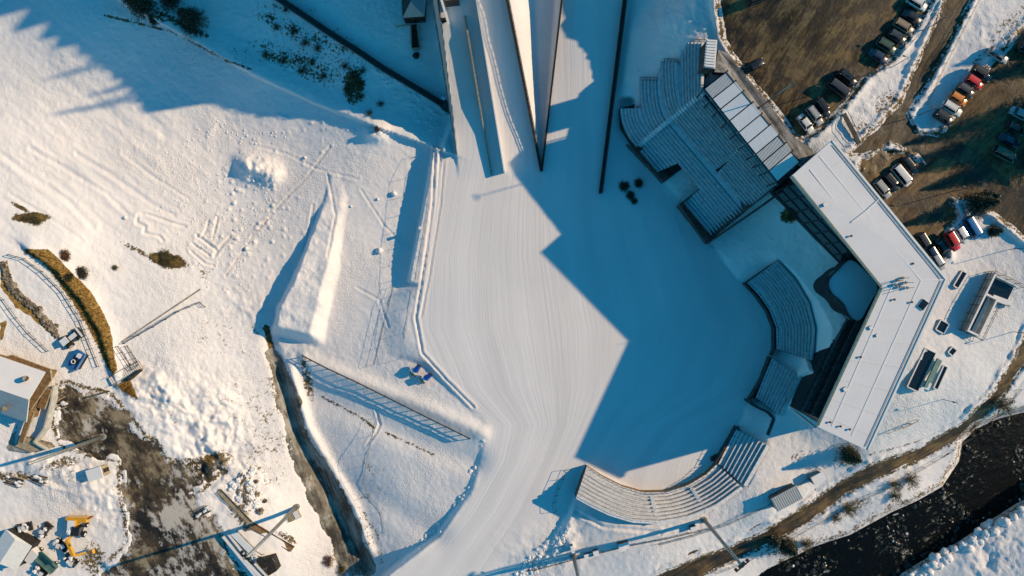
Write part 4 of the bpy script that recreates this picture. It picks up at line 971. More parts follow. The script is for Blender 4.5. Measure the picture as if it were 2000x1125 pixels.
rails(t, [(-6.9,1.75,0), (-6.9,-3.2,0), (1.6,-3.2,0), (2.4,-5.2,0)]); rails(t, [(-6.9,2.0,0), (7,2.0,0), (7,-6,0)], h=2.9, levels=(1., .62, .3), sp=1.8)

# ---------------------------------------------------------------- fences
def fence(name, label, cat, pts, h=1.1, sp=22, m=None, r=.07, rl=(1., .5), group=None, lean=(0, 0), post_r=None, cross=False):
    m = m or M['darksteel']; o = G(*pts[0]); t = thing(name, label, cat, tuple(o), 0, group); S = []
    for (a, c) in zip(pts, pts[1:]):
        n = max(1, int(math.hypot(c[0]-a[0], c[1]-a[1])/sp)); S += [(a[0]+(c[0]-a[0])*i/n, a[1]+(c[1]-a[1])*i/n) for i in range(n)]
    S.append(pts[-1]); Q = [G(u, v)-o for u, v in S]; pr = post_r or r*1.3; L = Vector((lean[0], lean[1], h))
    me = None
    for q in Q[:95]:
        if me is None:
            b = MB(); b.bar((0,0,-.4), L, pr, pr, m); x = b.build('post', t, loc=tuple(q)); me = x
        else: c = me.copy(); COL.objects.link(c); c.parent = t; c.location = q
    for l_ in rl:
        b = MB()
        for i in range(len(Q)-1): b.bar(Q[i]+L*l_, Q[i+1]+L*l_, r, r, m)
        b.build('rail', t)
    if cross:
        b = MB()
        for i in range(len(Q)-1): b.bar(Q[i], Q[i+1]+L, r*.7, r*.7, m)
        b.build('brace', t)
    return t
ft = fence('lattice_fence', 'long rusty double railed barrier casting a ladder shadow across the lower terrace', 'fence', [(592,697),(640,722),(700,750),(770,785),(840,820),(917,858)], 2.0, 17, M['rust'], .16, (1., .8, .5), lean=(.35, .6))
fence('wire_fence', 'thin wire fence with tall posts along the snow ridge left of the arena', 'fence', [(846,292),(838,400),(822,500),(800,600),(792,650),(785,700)], 2.4, 28, M['steel'], .05, (1., .1))
fence('net_fence', 'thin leaning net fence on the slope between the kicker and the arena', 'fence', [(768,560),(752,620),(738,680),(730,712)], 2.0, 24, M['steel'], .045, (1., .5, .05), lean=(.5, .1))
fence('net_fence', 'thin net fence with small white post caps on the lower terrace', 'fence', [(740,815),(728,850),(720,885),(710,935),(722,970),(745,1000),(752,1040)], 2.2, 20, M['steel'], .05, (1., .1), lean=(.2, .1))
fence('railing', 'dark railing across the arena exit beside the sunlit curved stand', 'railing', [(1112,918),(1096,955),(1088,982),(1090,1000)], 1.6, 14, M['darksteel'], .06, (1., .5), lean=(-1.2, .4))
fence('railing', 'railing on the wall above the looped drive beside the brown grass bank', 'railing', [(20,497),(50,505),(85,530),(125,570),(160,625),(182,680),(196,715)], 1.2, 15, M['steel'], .09, (1., .5), lean=(0,0))
fence('railing', 'railing along the left edge of the snowy slope above the tractor', 'railing', [(-20,560),(10,585),(35,620),(60,650),(98,685)], 1.2, 15, M['steel'], .08, (1., .5))
fence('railing', 'long thin railing crossing the bright slope beside a buried wall', 'railing', [(244,672),(300,640),(350,610),(392,592),(402,600)], 1.2, 22, M['darksteel'], .09, (1., .5), lean=(0, .3))
fence('railing', 'short stair railing beside the small footbridge', 'railing', [(232,676),(248,700),(262,722),(274,712),(250,675)], 1.4, 12, M['darksteel'], .07, (1., .5, .2))
fence('railing', 'thin guard rail on the snowy verge of the ring road below the building', 'railing', [(1730,845),(1790,820),(1760,835)], 1.0, 14, M['wood_pale'], .09, (1.,))
fence('railing', 'low railing between the road and the upper parking lot snow bank', 'railing', [(1850,-5),(1800,60),(1745,120),(1680,165),(1640,212)], 1.0, 22, M['darksteel'], .05, (1., .5))
fence('railing', 'low railing along the snow strip beside the narrow road at the top right', 'railing', [(1912,-5),(1870,75),(1832,150),(1808,205)], 1.0, 22, M['darksteel'], .05, (1., .5))
fence('railing', 'railing along the river side of the ring road', 'railing', [(1395,1118),(1450,1098),(1540,1052),(1650,990),(1745,945),(1840,890),(1930,830),(1990,760)], 1.0, 20, M['darksteel'], .06, (1., .5))
fence('railing', 'double railing on the stand side of the ring road below the curved stand', 'railing', [(1285,1062),(1350,1045),(1420,1022),(1500,985),(1560,945),(1600,915)], 1.1, 18, M['steel'], .07, (1., .6, .3))
fence('railing', 'railing along the service path at the bottom centre', 'railing', [(1040,1112),(1130,1088),(1220,1065),(1300,1050),(1385,1030)], 1.0, 20, M['darksteel'], .08, (1., .6))
o = G(238, 668); b = MB(); cq = [(238+154*i/14, 668-103*i/14) for i in range(15)]
for a, c in zip(cq, cq[1:]): b.bar(G(*a, -.1)-o, G(*c, -.1)-o, .3, .6, M['concrete'])
x = b.build('concrete_curb', loc=tuple(o)); tag(x, 'long buried concrete wall top crossing the bright slope on the left', 'wall')
# ---------------------------------------------------------------- vehicles
def paint(name, c): return mat('paint_'+name, c, .28, .0, var=.03, spec=.6, coat=.6)
PT = {k: paint(k, c) for k, c in {'white': (.74,.74,.72), 'silver': (.42,.43,.43), 'black': (.012,.012,.013), 'red': (.62,.02,.015), 'orange': (.75,.24,.02), 'charcoal': (.05,.05,.055), 'blue': (.02,.16,.42), 'green': (.06,.10,.06), 'tan': (.32,.24,.15), 'navy': (.015,.03,.07), 'maroon': (.20,.03,.02)}.items()}
M['lamp_glass'] = mat('lamp_glass', (.6,.6,.58), .15, var=.02, spec=.8); M['lamp_red'] = mat('lamp_red', (.4,.01,.01), .2, var=.02)
PROTO = {}
def loft(secs, m):
    b = MB(); n = len(secs[0]); vs = [p for s in secs for p in s]
    f = [(i*n+k, i*n+(k+1) % n, (i+1)*n+(k+1) % n, (i+1)*n+k) for i in range(len(secs)-1) for k in range(n)]
    f += [tuple(range(n))[::-1], tuple((len(secs)-1)*n+k for k in range(n))]
    return b.add(vs, f, m)
def bodysec(x, w, z0, z1, crown=.06):
    return [(x, -w, z0), (x, -w*1.0, (z0+z1)*.5), (x, -w*.93, z1-.05), (x, -w*.6, z1+crown*.6), (x, 0, z1+crown), (x, w*.6, z1+crown*.6), (x, w*.93, z1-.05), (x, w, (z0+z1)*.5), (x, w, z0)]
def car_proto(kind, col):
    if (kind, col) in PROTO: return PROTO[(kind, col)]
    L, W, Hh = {'hatch': (4.0,1.72,1.48), 'sedan': (4.5,1.8,1.45), 'suv': (4.5,1.86,1.68), 'van': (5.2,1.95,2.05), 'wagon': (4.6,1.8,1.5)}[kind]
    t = thing('car', 'x', 'car'); w = W/2; h = L/2; pm = PT[col]
    zb = .78 if kind != 'van' else .98
    prof = [(-h, .82, .32, zb-.12), (-h+.12, .94, .24, zb+.05), (-h*.6, 1.0, .2, zb+.08), (0, 1.0, .2, zb+.04), (h*.45, 1.0, .2, zb), (h*.8, .96, .22, zb-.09), (h-.1, .88, .26, zb-.22), (h, .74, .34, zb-.34)]
    loft([bodysec(x, w*f, a, c) for x, f, a, c in prof], pm).build('body', t, smooth=True)
    fr = {'hatch': .28, 'sedan': .26, 'suv': .3, 'van': .62, 'wagon': .28}[kind]*h; bk = {'hatch': -.93, 'sedan': -.72, 'suv': -.93, 'van': -.97, 'wagon': -.95}[kind]*h
    ws = .62 if kind != 'van' else .5; rs = .22 if kind in ('hatch','suv','wagon','van') else .65; zt = Hh-.06
    def gs(x, f, z): return [(x, -w*f, z), (x, -w*f*.55, z+.02), (x, 0, z+.03), (x, w*f*.55, z+.02), (x, w*f, z)]
    # glass band
    b = MB(); lo = [(bk, -w*.9), (bk, w*.9), (fr+ws, w*.86), (fr+ws, -w*.86)]; hi = [(bk+rs, -w*.76), (bk+rs, w*.76), (fr, w*.76), (fr, -w*.76)]
    vs = [(x, y, zb) for x, y in lo]+[(x, y, zt) for x, y in hi]
    b.add(vs, [(0,4,5,1),(1,5,6,2),(2,6,7,3),(3,7,4,0)], M['glass']); b.build('window', t)
    b = MB(); x0, x1 = bk+rs-.05, fr+.06; k = 5
    loft([[(x, -w*f, zt-.02), (x, -w*f*.6, zt+.05), (x, 0, zt+.07), (x, w*f*.6, zt+.05), (x, w*f, zt-.02), (x, 0, zt-.05)] for x, f in ((x0,.70),(x0+.1,.78),((x0+x1)/2,.79),(x1-.1,.78),(x1,.70))], pm).build('roof', t)
    for s in (-1, 1):
        for (xa, xb) in ((fr+ws-.03, fr), (bk+.03, bk+rs)):
            b = MB(); b.bar((xa, s*w*.87, zb+.02), (xb, s*w*.76, zt), .09, .06, pm); b.build('pillar', t)
        b = MB(); b.bar(((fr+bk)/2, s*w*.89, zb+.02), ((fr+bk)/2, s*w*.77, zt), .09, .05, pm); b.build('pillar', t)
        b = MB(); b.box((fr+ws*.7, s*(w+.09), zb+.12), (.16,.2,.14), 0, pm); b.build('mirror', t)
        b = MB(); b.box((h-.13, s*w*.62, zb-.27), (.22,.34,.14), 0, M['lamp_glass']); b.build('headlight', t)
        b = MB(); b.box((-h+.05, s*w*.68, zb-.12), (.12,.28,.2), 0, M['lamp_red']); b.build('tail_light', t)
        for x in (h*.62, -h*.62):
            b = MB(); b.tube([(x, s*(w-.24), .32), (x, s*(w-.01), .32)], .33, M['rubber'], 14); wh = b.build('wheel', t)
            b = MB(); b.tube([(x, s*(w-.02), .32), (x, s*(w+.01), .32)], .19, M['steel'], 10); b.build('rim', wh)
    if kind in ('suv', 'wagon'):
        for s in (-1, 1): b = MB(); b.bar((bk+rs+.1, s*w*.68, zt+.12), (fr-.1, s*w*.68, zt+.12), .05, .05, M['darksteel']); b.build('roof_rail', t)
    PROTO[(kind, col)] = t; t['used'] = 0
    return t
def car(u, v, hd, kind, col, label, group=None, cat='car'):
    pr = car_proto(kind, col); g = G(u, v, .14 if group else .1)
    zz = [ZG(u+du, v+dv) for du in (-12, 0, 12) for dv in (-12, 0, 12)]; g.z = max(min(zz)+.3, g.z); g = P(u, v, g.z)
    a = math.atan2(-hd[1], hd[0])
    if pr.get('used', 1) == 0:
        pr.location = g; pr.rotation_euler = (0, 0, a); pr['label'] = label; pr['category'] = cat; r = pr
        if group: r['group'] = group
        del pr['used']; pr['used2'] = 1
    else: r = dup(pr, g, a, label, group); r['category'] = cat
    if kind == 'van': r.name = 'van'; r['category'] = 'van'
    return r
g1 = 'cars in the slanted row on the right parking lot'; h1 = (.84, .54)
car(1946,110,h1,'wagon','silver','silver car standing apart at the upper end of the slanted row beside the snow strip', g1)
car(1913,145,h1,'suv','black','black car in the slanted row just above the red car', g1)
car(1899,162,h1,'hatch','red','red car in the slanted row beside the snow strip', g1)
car(1882,178,h1,'hatch','charcoal','dark grey car parked between the red and the orange car', g1)
car(1868,194,h1,'hatch','orange','orange car in the slanted row beside the snow strip', g1)
car(1856,213,h1,'wagon','white','white car in the slanted row next to the orange one', g1)
car(1839,231,h1,'suv','black','black car at the lowest end of the slanted row by the road bend', g1)
g2 = 'cars along the snow bank of the upper parking lot'; h2 = (.86, .52)
car(1788,8,h2,'suv','white','white car at the top end of the row along the parking snow bank', g2)
car(1778,36,h2,'sedan','black','black car second from the top along the parking snow bank', g2)
car(1762,54,h2,'wagon','tan','brown car among black cars along the parking snow bank', g2)
car(1749,74,h2,'hatch','charcoal','charcoal car just below the brown one along the parking snow bank', g2)
car(1728,92,h2,'suv','green','dark green car in the row along the parking snow bank', g2)
car(1712,112,h2,'sedan','navy','dark blue car at the lower end of the row along the parking snow bank', g2)
h3 = (.80, .60)
car(1652,154,h3,'suv','black','black car by the snowy gap between the two rows of the upper lot', g2)
car(1636,176,h3,'van','charcoal','dark van parked with its nose to the snow below the gap')
g3 = 'cars parked beside the concrete pavement'; h4 = (.60, .80)
car(1604,212,h4,'suv','black','black car next to the two white cars beside the pavement', g3)
car(1589,227,h4,'wagon','silver','pale silver car between the black one and the white one beside the pavement', g3)
car(1571,243,h4,'sedan','white','white car nearest the concrete pavement behind the canopy', g3)
car(1472,130,(.86,-.5),'sedan','black','lone black car at the pavement edge behind the canopy')
car(1478,-2,(.95,-.3),'suv','black','dark car cut by the top edge of the picture in the upper lot')
g4 = 'cars beside the snow heap above the big roof'; h5 = (.64, .77)
car(1773,324,h5,'hatch','black','black car at the far end beside the snow heap and white van', g4)
car(1757,344,h5,'van','white','white van between black cars beside the snow heap')
car(1737,357,h5,'suv','black','black car between the white van and the silver car', g4)
car(1721,370,h5,'wagon','silver','silver car half hidden under the edge of the big roof', g4)
g5 = 'cars in the short row behind the big roof'; h6 = (.52, .85)
car(1894,446,h6,'van','blue','bright blue van at the right end of the short row')
car(1876,459,h6,'hatch','white','small white car between the blue van and the red car', g5)
car(1857,471,h6,'suv','red','red car in the short row behind the big roof', g5)
car(1838,484,h6,'sedan','black','black car left of the red car behind the big roof', g5)
car(1820,498,h6,'hatch','navy','dark blue car in the short row nearest the roof edge', g5)
car(1803,474,h6,'wagon','charcoal','charcoal car close under the upper roof edge facing the dirt lot', g5)
car(1829,512,h6,'hatch','silver','silver car half covered at the lower end of the short row', g5)
g6 = 'cars in the tree shade at the right edge'; h7 = (.88, .45)
car(1988,224,h7,'sedan','silver','silver car in tree shade at the right picture edge', g6)
car(1978,252,h7,'hatch','black','black car in tree shade just below the silver one', g6)
car(1966,275,h7,'sedan','navy','dark blue car in tree shade above the green van', g6)
car(1955,303,h7,'van','green','dark green van at the bottom of the shaded row')
car(2004,100,h7,'suv','black','black car cut by the right picture edge near the top', g6)

# ---------------------------------------------------------------- tractor, trailer, snow guns, yard machines
PY = paint('yellow', (.72,.36,.01)); PB = paint('machine_blue', (.02,.15,.40)); PD = paint('deep_blue', (.01,.06,.35))
def wheel(t, x, y, r, w, par=None):
    b = MB(); b.tube([(x, y-w/2, r), (x, y+w/2, r)], r, M['rubber'], 16); o_ = b.build('wheel', t)
    b = MB(); b.tube([(x, y-w/2-.02, r), (x, y+w/2+.02, r)], r*.5, M['white'], 12); b.build('rim', o_)
t = thing('tractor', 'dark tractor with snow capped wheels and hood on the looped drive', 'tractor', tuple(G(143,662,.05)), ang(125,668,160,640))
b = MB(); b.box((1.0,0,1.15), (2.0,1.0,.8), 0, M['darksteel'], M['snow_smooth']); b.build('hood', t)
b = MB(); b.box((-.6,0,1.0), (1.6,1.3,.9), 0, M['darksteel']); b.build('body', t)
b = MB(); b.box((-.6,0,2.35), (1.7,1.5,.12), 0, M['white'], M['snow_smooth']); b.build('cab_roof', t)
b = MB(); b.box((-.6,0,1.9), (1.5,1.35,.8), 0, M['glass']); b.build('cab_window', t)
for x, y, r in ((-.9,1.05,.85),(-.9,-1.05,.85),(1.5,.9,.55),(1.5,-.9,.55)): wheel(t, x, y, r, .5)
b = MB(); b.box((2.5,0,.6), (.5,2.4,.9), 0, M['darksteel'], M['snow_smooth']); b.build('blade', t)
t = thing('snow_groomer', 'blue flatbed machine with drum and hoses beside the tractor', 'machine', tuple(G(157,702,.05)), ang(150,720,168,690))
b = MB(); b.box((0,0,1.1), (4.2,2.3,.35), 0, PB); b.build('bed', t)
for s in (-1, 1): b = MB(); b.box((0,s*1.1,1.5), (4.2,.22,.6), 0, PB); b.build('side_board', t)
b = MB(); b.tube([(-.4,.1,1.3),(-.4,.1,2.0)], .65, M['darksteel'], 16); b.build('drum', t)
b = MB(); b.tube([(-.4+.45*math.cos(a/8*6.28), .1+.45*math.sin(a/8*6.28), 2.05) for a in range(9)], .09, M['snow_smooth'], 6); b.build('hose', t)
b = MB(); b.box((1.2,-.2,1.6), (.8,.9,.7), 0, M['white'], M['snow_smooth']); b.build('engine_box', t)
for s in (-1, 1): b = MB(); b.box((0,s*.9,.45), (3.6,.55,.9), 0, M['rubber']); b.build('track', t)
def snow_gun(u, v, a, lb):
    t = thing('snow_gun', lb, 'snow gun', tuple(G(u, v, .1)), a, 'snow guns beside the piste')
    b = MB(); b.tube([(.2,0,1.5),(1.0,0,1.65),(1.7,0,1.75)], [.75,.62,.52], PD, 18); b.build('barrel', t)
    b = MB(); b.tube([(1.68,0,1.75),(1.85,0,1.77)], [.56,.5], M['darksteel'], 18); b.build('nozzle_ring', t)
    b = MB(); b.box((-.2,0,1.45), (.6,1.5,.9), 0, PD, M['snow_smooth']); b.build('cover', t)
    b = MB(); b.bar((-.9,.5,.3), (.6,0,1.2), .3, .3, PY); b.bar((-.9,-.5,.3), (.6,0,1.2), .3, .3, PY); b.bar((-1.0,0,.35), (.9,0,.35), .6, .35, PY); b.build('frame', t)
    for y in (-.7, .7): wheel(t, -.9, y, .35, .22)
    b = MB(); b.box((-.9,0,.9), (.7,.6,.6), 0, PY); b.build('compressor', t)
snow_gun(812,724,ang(812,728,824,712),'blue and yellow snow gun on the left of the pair beside the piste')
snow_gun(832,738,ang(828,744,850,728),'blue and yellow snow gun on the right of the pair beside the piste')
t = thing('backhoe_loader', 'yellow digger with long folded arm and wide rear bucket in the lower left yard', 'digger', tuple(G(158,1030,.1)), ang(150,1060,166,1005))
b = MB(); b.box((2.2,.6,1.2), (1.1,4.6,1.4), .25, PY, PY); b.box((2.6,.3,.9),(.25,4.9,1.7),.25,mat('bucket_rust',(.30,.09,.02),.7,var=.2)); b.build('bucket', t)
b = MB(); b.box((.9,1.0,1.6), (2.4,1.7,1.6), .25, PY, M['snow_smooth']); b.build('hood', t)
b = MB(); b.box((.1,-.4,1.9), (1.9,1.7,1.7), .1, M['glass'], M['darksteel']); b.build('cab', t)
b = MB(); b.blob((-.5,1.0,2.2), .65, M['snow_smooth'], 3, 7); b.build('exhaust_cap', t)
for x, y, r in ((-.9,-1.5,.7),(-.9,1.2,.7),(1.2,-1.4,.55),(1.2,1.9,.55)): wheel(t, x, y, r, .45)
b = MB(); b.bar((-1.2,.4,1.4), (-2.5,1.0,2.2), .5, .6, PY); b.bar((-2.4,1.1,2.2), (-5.4,-1.5,2.4), .6, .7, PY); b.bar((-5.3,-1.6,2.2), (-4.4,-3.4,1.4), .45, .5, PY); b.build('arm', t)
b = MB(); b.box((-4.2,-4.2,.9), (1.0,1.2,.9), .5, PY, M['wood']); b.build('rear_bucket', t)
b = MB(); b.bar((-2.4,1.4,1.9), (-3.2,-.4,2.8), .16, .16, M['steel']); b.build('piston', t)
def shed(name, label, cat, u, v, a, L, W, H, mr, mw, tilt=0, door=True):
    t = thing(name, label, cat, tuple(G(u, v)), a); b = MB(); b.box((0,0,H/2-.3), (L-.3,W-.3,H+.2), 0, mw); b.build('wall', t)
    b = MB(); z0, z1 = H+.15, H+.15+tilt; l, w = L/2+.15, W/2+.15
    if tilt: b.add([(-l,-w,z0),(l,-w,z0),(l,0,z1),(-l,0,z1),(-l,w,z0),(l,w,z0)], [(0,1,2,3),(3,2,5,4),(0,3,4),(1,5,2)], mr)
    else: b.box((0,0,H+.3), (L,W,.3), 0, mr)
    b.build('roof', t)
    if door: b = MB(); b.box((L/2-.14,0,H*.42), (.06,W*.35,H*.8), 0, M['darkwood']); b.build('door', t)
    return t
shed('shed', 'white gable roofed shed at the left of the machinery yard', 'shed', 42, 1063, ang(36,1085,60,1048), 6.0, 6.6, 3.0, M['white'], M['darkwood'], 1.2)
shed('hut', 'tiny snow roofed wooden hut on the ploughed snow above the yard', 'hut', 200, 919, ang(190,922,222,912), 3.4, 2.6, 2.6, M['snow_smooth'], M['wood_pale'], 0)
t = thing('snow_plough_truck', 'teal flatbed truck with snow covered cab in the lower left corner', 'truck', tuple(G(92,1090,.1)), ang(78,1075,118,1112))
b = MB(); b.box((.8,0,1.0), (5.2,1.9,.5), 0, M['teal']); b.build('bed', t)
for s in (-1, 1): b = MB(); b.box((.8,s*.95,1.45), (5.2,.14,.5), 0, M['teal']); b.build('side_board', t)
b = MB(); b.box((-2.4,-.6,1.5), (1.9,2.9,1.7), 0, M['white'], M['snow_smooth']); b.build('cab', t)
b = MB(); b.box((-3.38,-.6,1.8), (.06,2.4,.8), 0, M['glass']); b.build('windscreen', t)
for x in (-2.2, 2.4):
    for y in (-1.0, 1.0): wheel(t, x, y, .45, .3)
b = MB(); b.bar((-1.6,1.1,1.8),(2.0,1.2,1.9),.5,.5,mat('teal_dark',(.01,.07,.08),.5,var=.1)); b.build('crane_arm', t)
def junk(name, label, cat, u, v, a, seed):
    rd = random.Random(seed); t = thing(name, label, cat, tuple(G(u, v, .05)), a)
    b = MB(); b.box((0,0,.5), (3.2,1.5,.5), 0, M['darksteel']); b.build('frame', t)
    for i in range(5):
        b = MB(); x, y = rd.uniform(-1.4,1.4), rd.uniform(-.7,.7); b.blob((x,y,1.0+rd.random()*.3), rd.uniform(.3,.55), M['snow_smooth'], seed+i, 6, .7); b.build('snow_cap', t)
    b = MB(); b.box((rd.uniform(-1,1),0,1.1), (.9,1.1,1.0), .3, M['darksteel'], M['white']); b.build('engine', t)
    for i in range(3): b = MB(); b.bar((rd.uniform(-1.6,0),rd.uniform(-1,1),.9),(rd.uniform(0,1.8),rd.uniform(-1,1),1.3),.12,.12,M['steel']); b.build('lever', t)
    for x in (-1.2, 1.2):
        for y in (-.85, .85): wheel(t, x, y, .42, .25)
junk('trail_groomer', 'snow covered dark machine behind the white shed', 'machine', 52, 1028, .2, 3)
junk('tracked_mower', 'small snow covered machine with two black wheels beside the shed', 'machine', 92, 1033, .9, 8)
junk('quad_bike', 'snow dusted quad between the digger arm and the teal truck', 'quad bike', 124, 1063, -.6, 12)
junk('utility_cart', 'small cart with pale cover right of the teal truck', 'cart', 142, 1092, -.7, 17)
junk('trailer_frame', 'low frame with pink crates below the truck cab', 'trailer', 84, 1112, -.75, 21)
# ---------------------------------------------------------------- vegetation
def leafmat(name, c, c2): return mat(name, c, .85, var=.3, vscale=1.2, color2=c2)
M['needle'] = leafmat('needles', (.045,.055,.022), (.012,.016,.008)); M['olive'] = leafmat('olive_leaf', (.12,.11,.035), (.04,.04,.015)); M['russet'] = leafmat('russet_leaf', (.22,.075,.035), (.08,.035,.02))
M['twig'] = leafmat('twig', (.13,.095,.05), (.05,.035,.02)); M['bark'] = mat('bark', (.07,.05,.035), .9, var=.3); M['drygrass'] = leafmat('dry_grass', (.36,.22,.055), (.16,.09,.025))
def leaf(b, p, s, rd, m):
    a = Vector((rd.gauss(0,1), rd.gauss(0,1), rd.gauss(0,.6))).normalized()*s; c = Vector((rd.gauss(0,1), rd.gauss(0,1), rd.gauss(0,.6))).normalized()*s*.55
    b.add([p-a*.5, p+c*.5, p+a*.5, p-c*.5], [(0,1,2,3)], m)
def conifer(u, v, r, h, lb, seed, group=None, m=None, snow=.12, at=None):
    rd = random.Random(seed); m = m or M['needle']; o = at or G(u, v, -.1)
    t = thing('conifer', lb, 'tree', tuple(o), 0, group)
    b = MB(); b.tube([(0,0,-.3), (0,0,h*.5), (0,0,h*.97)], [.06*r+.08, .04*r+.05, .03], M['bark'], 7); b.build('trunk', t)
    b = MB(); sc = MB()
    n = int(12*r+12)
    for lv in range(n):
        f = (lv+.3)/n; z = h*(.12+.86*f); R_ = r*(1-f)**.85*(.8+.4*rd.random())+.1
        k = int(7+5*(1-f))
        for j in range(k):
            a = 6.283*(j+rd.random()*.7)/k; L = R_*(.7+.5*rd.random()); d = Vector((math.cos(a), math.sin(a), 0)); tip = d*L+Vector((0,0,z-.32*L))
            b.bar((0,0,z), tip, .05, .04, M['bark'] if rd.random() < .3 else m)
            for q in range(int(5+L*5)):
                g = .15+.85*rd.random(); p = Vector((0,0,z)).lerp(tip, g)+Vector((-d.y, d.x, 0))*rd.gauss(0, .12+.16*L*(1-abs(g-.5)))
                leaf(b, p+Vector((0,0,rd.gauss(0,.06))), .20+.16*rd.random(), rd, m)
                if rd.random() < snow: leaf(sc, p+Vector((0,0,.1)), .24, rd, M['snow_smooth'])
    b.build('crown', t)
    if snow and sc.v: sc.build('snow', t)
    return t
def shrub(u, v, r, h, lb, seed, m, group=None, dens=1., twiggy=.5, name='shrub', ev=1.):
    rd = random.Random(seed); t = thing(name, lb, 'shrub', tuple(G(u, v, -.05)), rd.random()*6, group)
    b = MB(); f = MB(); n = int(26*r*dens)+8
    for i in range(n):
        a = rd.random()*6.283; L = r*math.sqrt(rd.random()); p0 = Vector((rd.gauss(0,.15*r), rd.gauss(0,.15*r), 0)); p1 = Vector((math.cos(a)*L, math.sin(a)*L*ev, h*(.45+.55*rd.random())*(1-.45*(L/r)**2)))
        mid = p0.lerp(p1, .5)+Vector((rd.gauss(0,.1), rd.gauss(0,.1), .15*h)); b.tube([p0, mid, p1], [.045, .03, .012], M['twig'], 4)
        for q in range(3):
            s = mid.lerp(p1, rd.random()); e = s+Vector((rd.gauss(0,.35), rd.gauss(0,.35), .2+rd.random()*.25)); b.tube([s, e], [.018, .008], M['twig'], 3)
        for q in range(int(16*(1-twiggy))+2):
            s = mid.lerp(p1, rd.random()**.6*1.05); leaf(f, s+Vector((rd.gauss(0,.22), rd.gauss(0,.22), rd.gauss(0,.15))), .16+.14*rd.random(), rd, m)
    b.build('branches', t); f.build('foliage', t); return t
for i, (u, v, r, h, lb) in enumerate(((283,16,3.0,7,'large dark conifer left of the pair at the top left edge'), (262,0,2.2,6,'dark conifer cut by the top edge, leftmost of the group'), (338,4,2.4,7,'dark conifer cut by the top edge between its two neighbours'), (378,44,3.0,7.5,'dense dark conifer standing alone lower on the bank at the top left'), (303,40,1.1,2.5,'tiny dark conifer at the edge of the shaded snowfield'))):
    conifer(u, v, r, h, lb, 30+i, 'conifers on the bank at the top left', snow=.03)
conifer(1903,402,2.6,8,'dark conifer at the corner of the lower dirt lot near the blue van', 50, snow=.05); conifer(1922,388,1.8,5,'smaller conifer just right of the dark one by the dirt lot', 51, snow=.1)
conifer(1938,452,1.3,3.4,'small conifer casting a short shadow on the clean snow right of the blue van', 52, snow=.1)
conifer(1652,886,2.6,7,'dark conifer in the shade under the lower roof corner by the ring road', 53, snow=.04)
conifer(1532,1062,2.6,7,'dark conifer on the river bank below the ring road', 54, snow=.05); conifer(1508,1052,1.7,4.5,'smaller dark conifer left of the tall one on the river bank', 55, snow=.08)
shrub(1953,792,2.7,2.4,'round olive shrub in snow between the ring road and the river', 60, M['olive'], twiggy=.2)
gr = 'bare shrubs on the snowy river bank'
for i, (u, v, r, h, tw, lb) in enumerate(((1775,935,2.4,2.6,.75,'wide bare shrub close above the water on the river bank'), (1745,945,2.0,2.4,.7,'bare yellowish shrub left of the wide one on the bank'), (1745,968,1.6,2.0,.6,'low bare shrub right at the water edge'), (1655,992,2.4,2.8,.6,'dark twiggy shrub in the middle of the river bank'), (1572,1062,1.9,2.2,.7,'thin brown shrub right of the bank conifers'), (1630,1010,1.4,1.8,.7,'small twiggy shrub beside the dark one'))):
    shrub(u, v, r, h, lb, 70+i, M['olive'], gr, twiggy=tw)
shrub(325,506,2.6,1.3,'long dark olive shrub at the dirt line of the left slope', 80, M['olive'], twiggy=.1, ev=.6, dens=1.6); shrub(68,430,2.3,1.0,'olive and rust shrub on bare earth at the left edge', 81, M['olive'], twiggy=.2, ev=.5, dens=1.5)
shrub(131,499,1.3,1.3,'round russet shrub above the looped drive', 82, M['russet'], twiggy=.2, dens=2); shrub(163,533,1.5,1.3,'round dark green shrub beside the grass bank', 83, M['needle'], twiggy=.05, dens=2.4); shrub(137,541,1.0,1.0,'small dark shrub touching the grass bank', 84, M['needle'], twiggy=.1, dens=2); shrub(226,522,.6,.7,'tiny olive shrub alone in the bright snow', 85, M['olive'], twiggy=.3)
gb = 'snow dusted shrubs beside the grandstand'
shrub(1219,364,1.15,1.2,'round snow dusted shrub left of the cluster in front of the grandstand', 86, M['needle'], gb, .0+2.4, .1); shrub(1247,359,1.0,1.1,'round snow dusted shrub nearest the grandstand in the small cluster', 87, M['needle'], gb, 2.4, .1); shrub(1231,382,.9,1.0,'dark shrub at the middle of the cluster below the other two', 88, M['needle'], gb, 2.4, .1); shrub(1238,393,.6,.7,'smallest dark shrub at the foot of the cluster', 89, M['needle'], gb, 2.4, .1)
gh = 'bare twiggy shrubs on the shaded bank at the top left'
k = 0
for (u, v, r, tw) in ((690,150,1.6,.6),(700,165,1.5,.3),(680,178,1.3,.5),(705,190,1.1,.4),(708,140,1.1,.7),(675,130,1.3,.8),(620,95,1.1,.8),(596,85,1.2,.7),(575,62,1.2,.8),(555,120,1.2,.8),(590,140,1.1,.7),(610,122,1.,.8),(540,55,1.,.8),(520,110,1.,.8),(745,205,.8,.7),(722,222,.8,.7),(560,20,.9,.8),(633,150,1.,.8)):
    k += 1; shrub(u, v, r, 1.1, ['largest dark twiggy shrub in the thicket beside the dark conveyor','ochre twiggy shrub at the lower end of the thicket beside the dark conveyor'][k-1] if k < 3 else 'sparse bare shrub among others on the shaded bank left of the conveyor', 100+k, M['olive'], gh, .7, tw)
shrub(1545,425,1.3,.5,'flat straw coloured bush in the sunlit patch beside the grandstand', 130, M['drygrass'], twiggy=.3); shrub(642,1095,1.8,1.4,'orange brown bush at the foot of the stream cut', 131, M['russet'], twiggy=.4); shrub(668,1112,1.7,1.3,'dark brown bush beside the orange one at the bottom edge', 132, M['olive'], twiggy=.4)
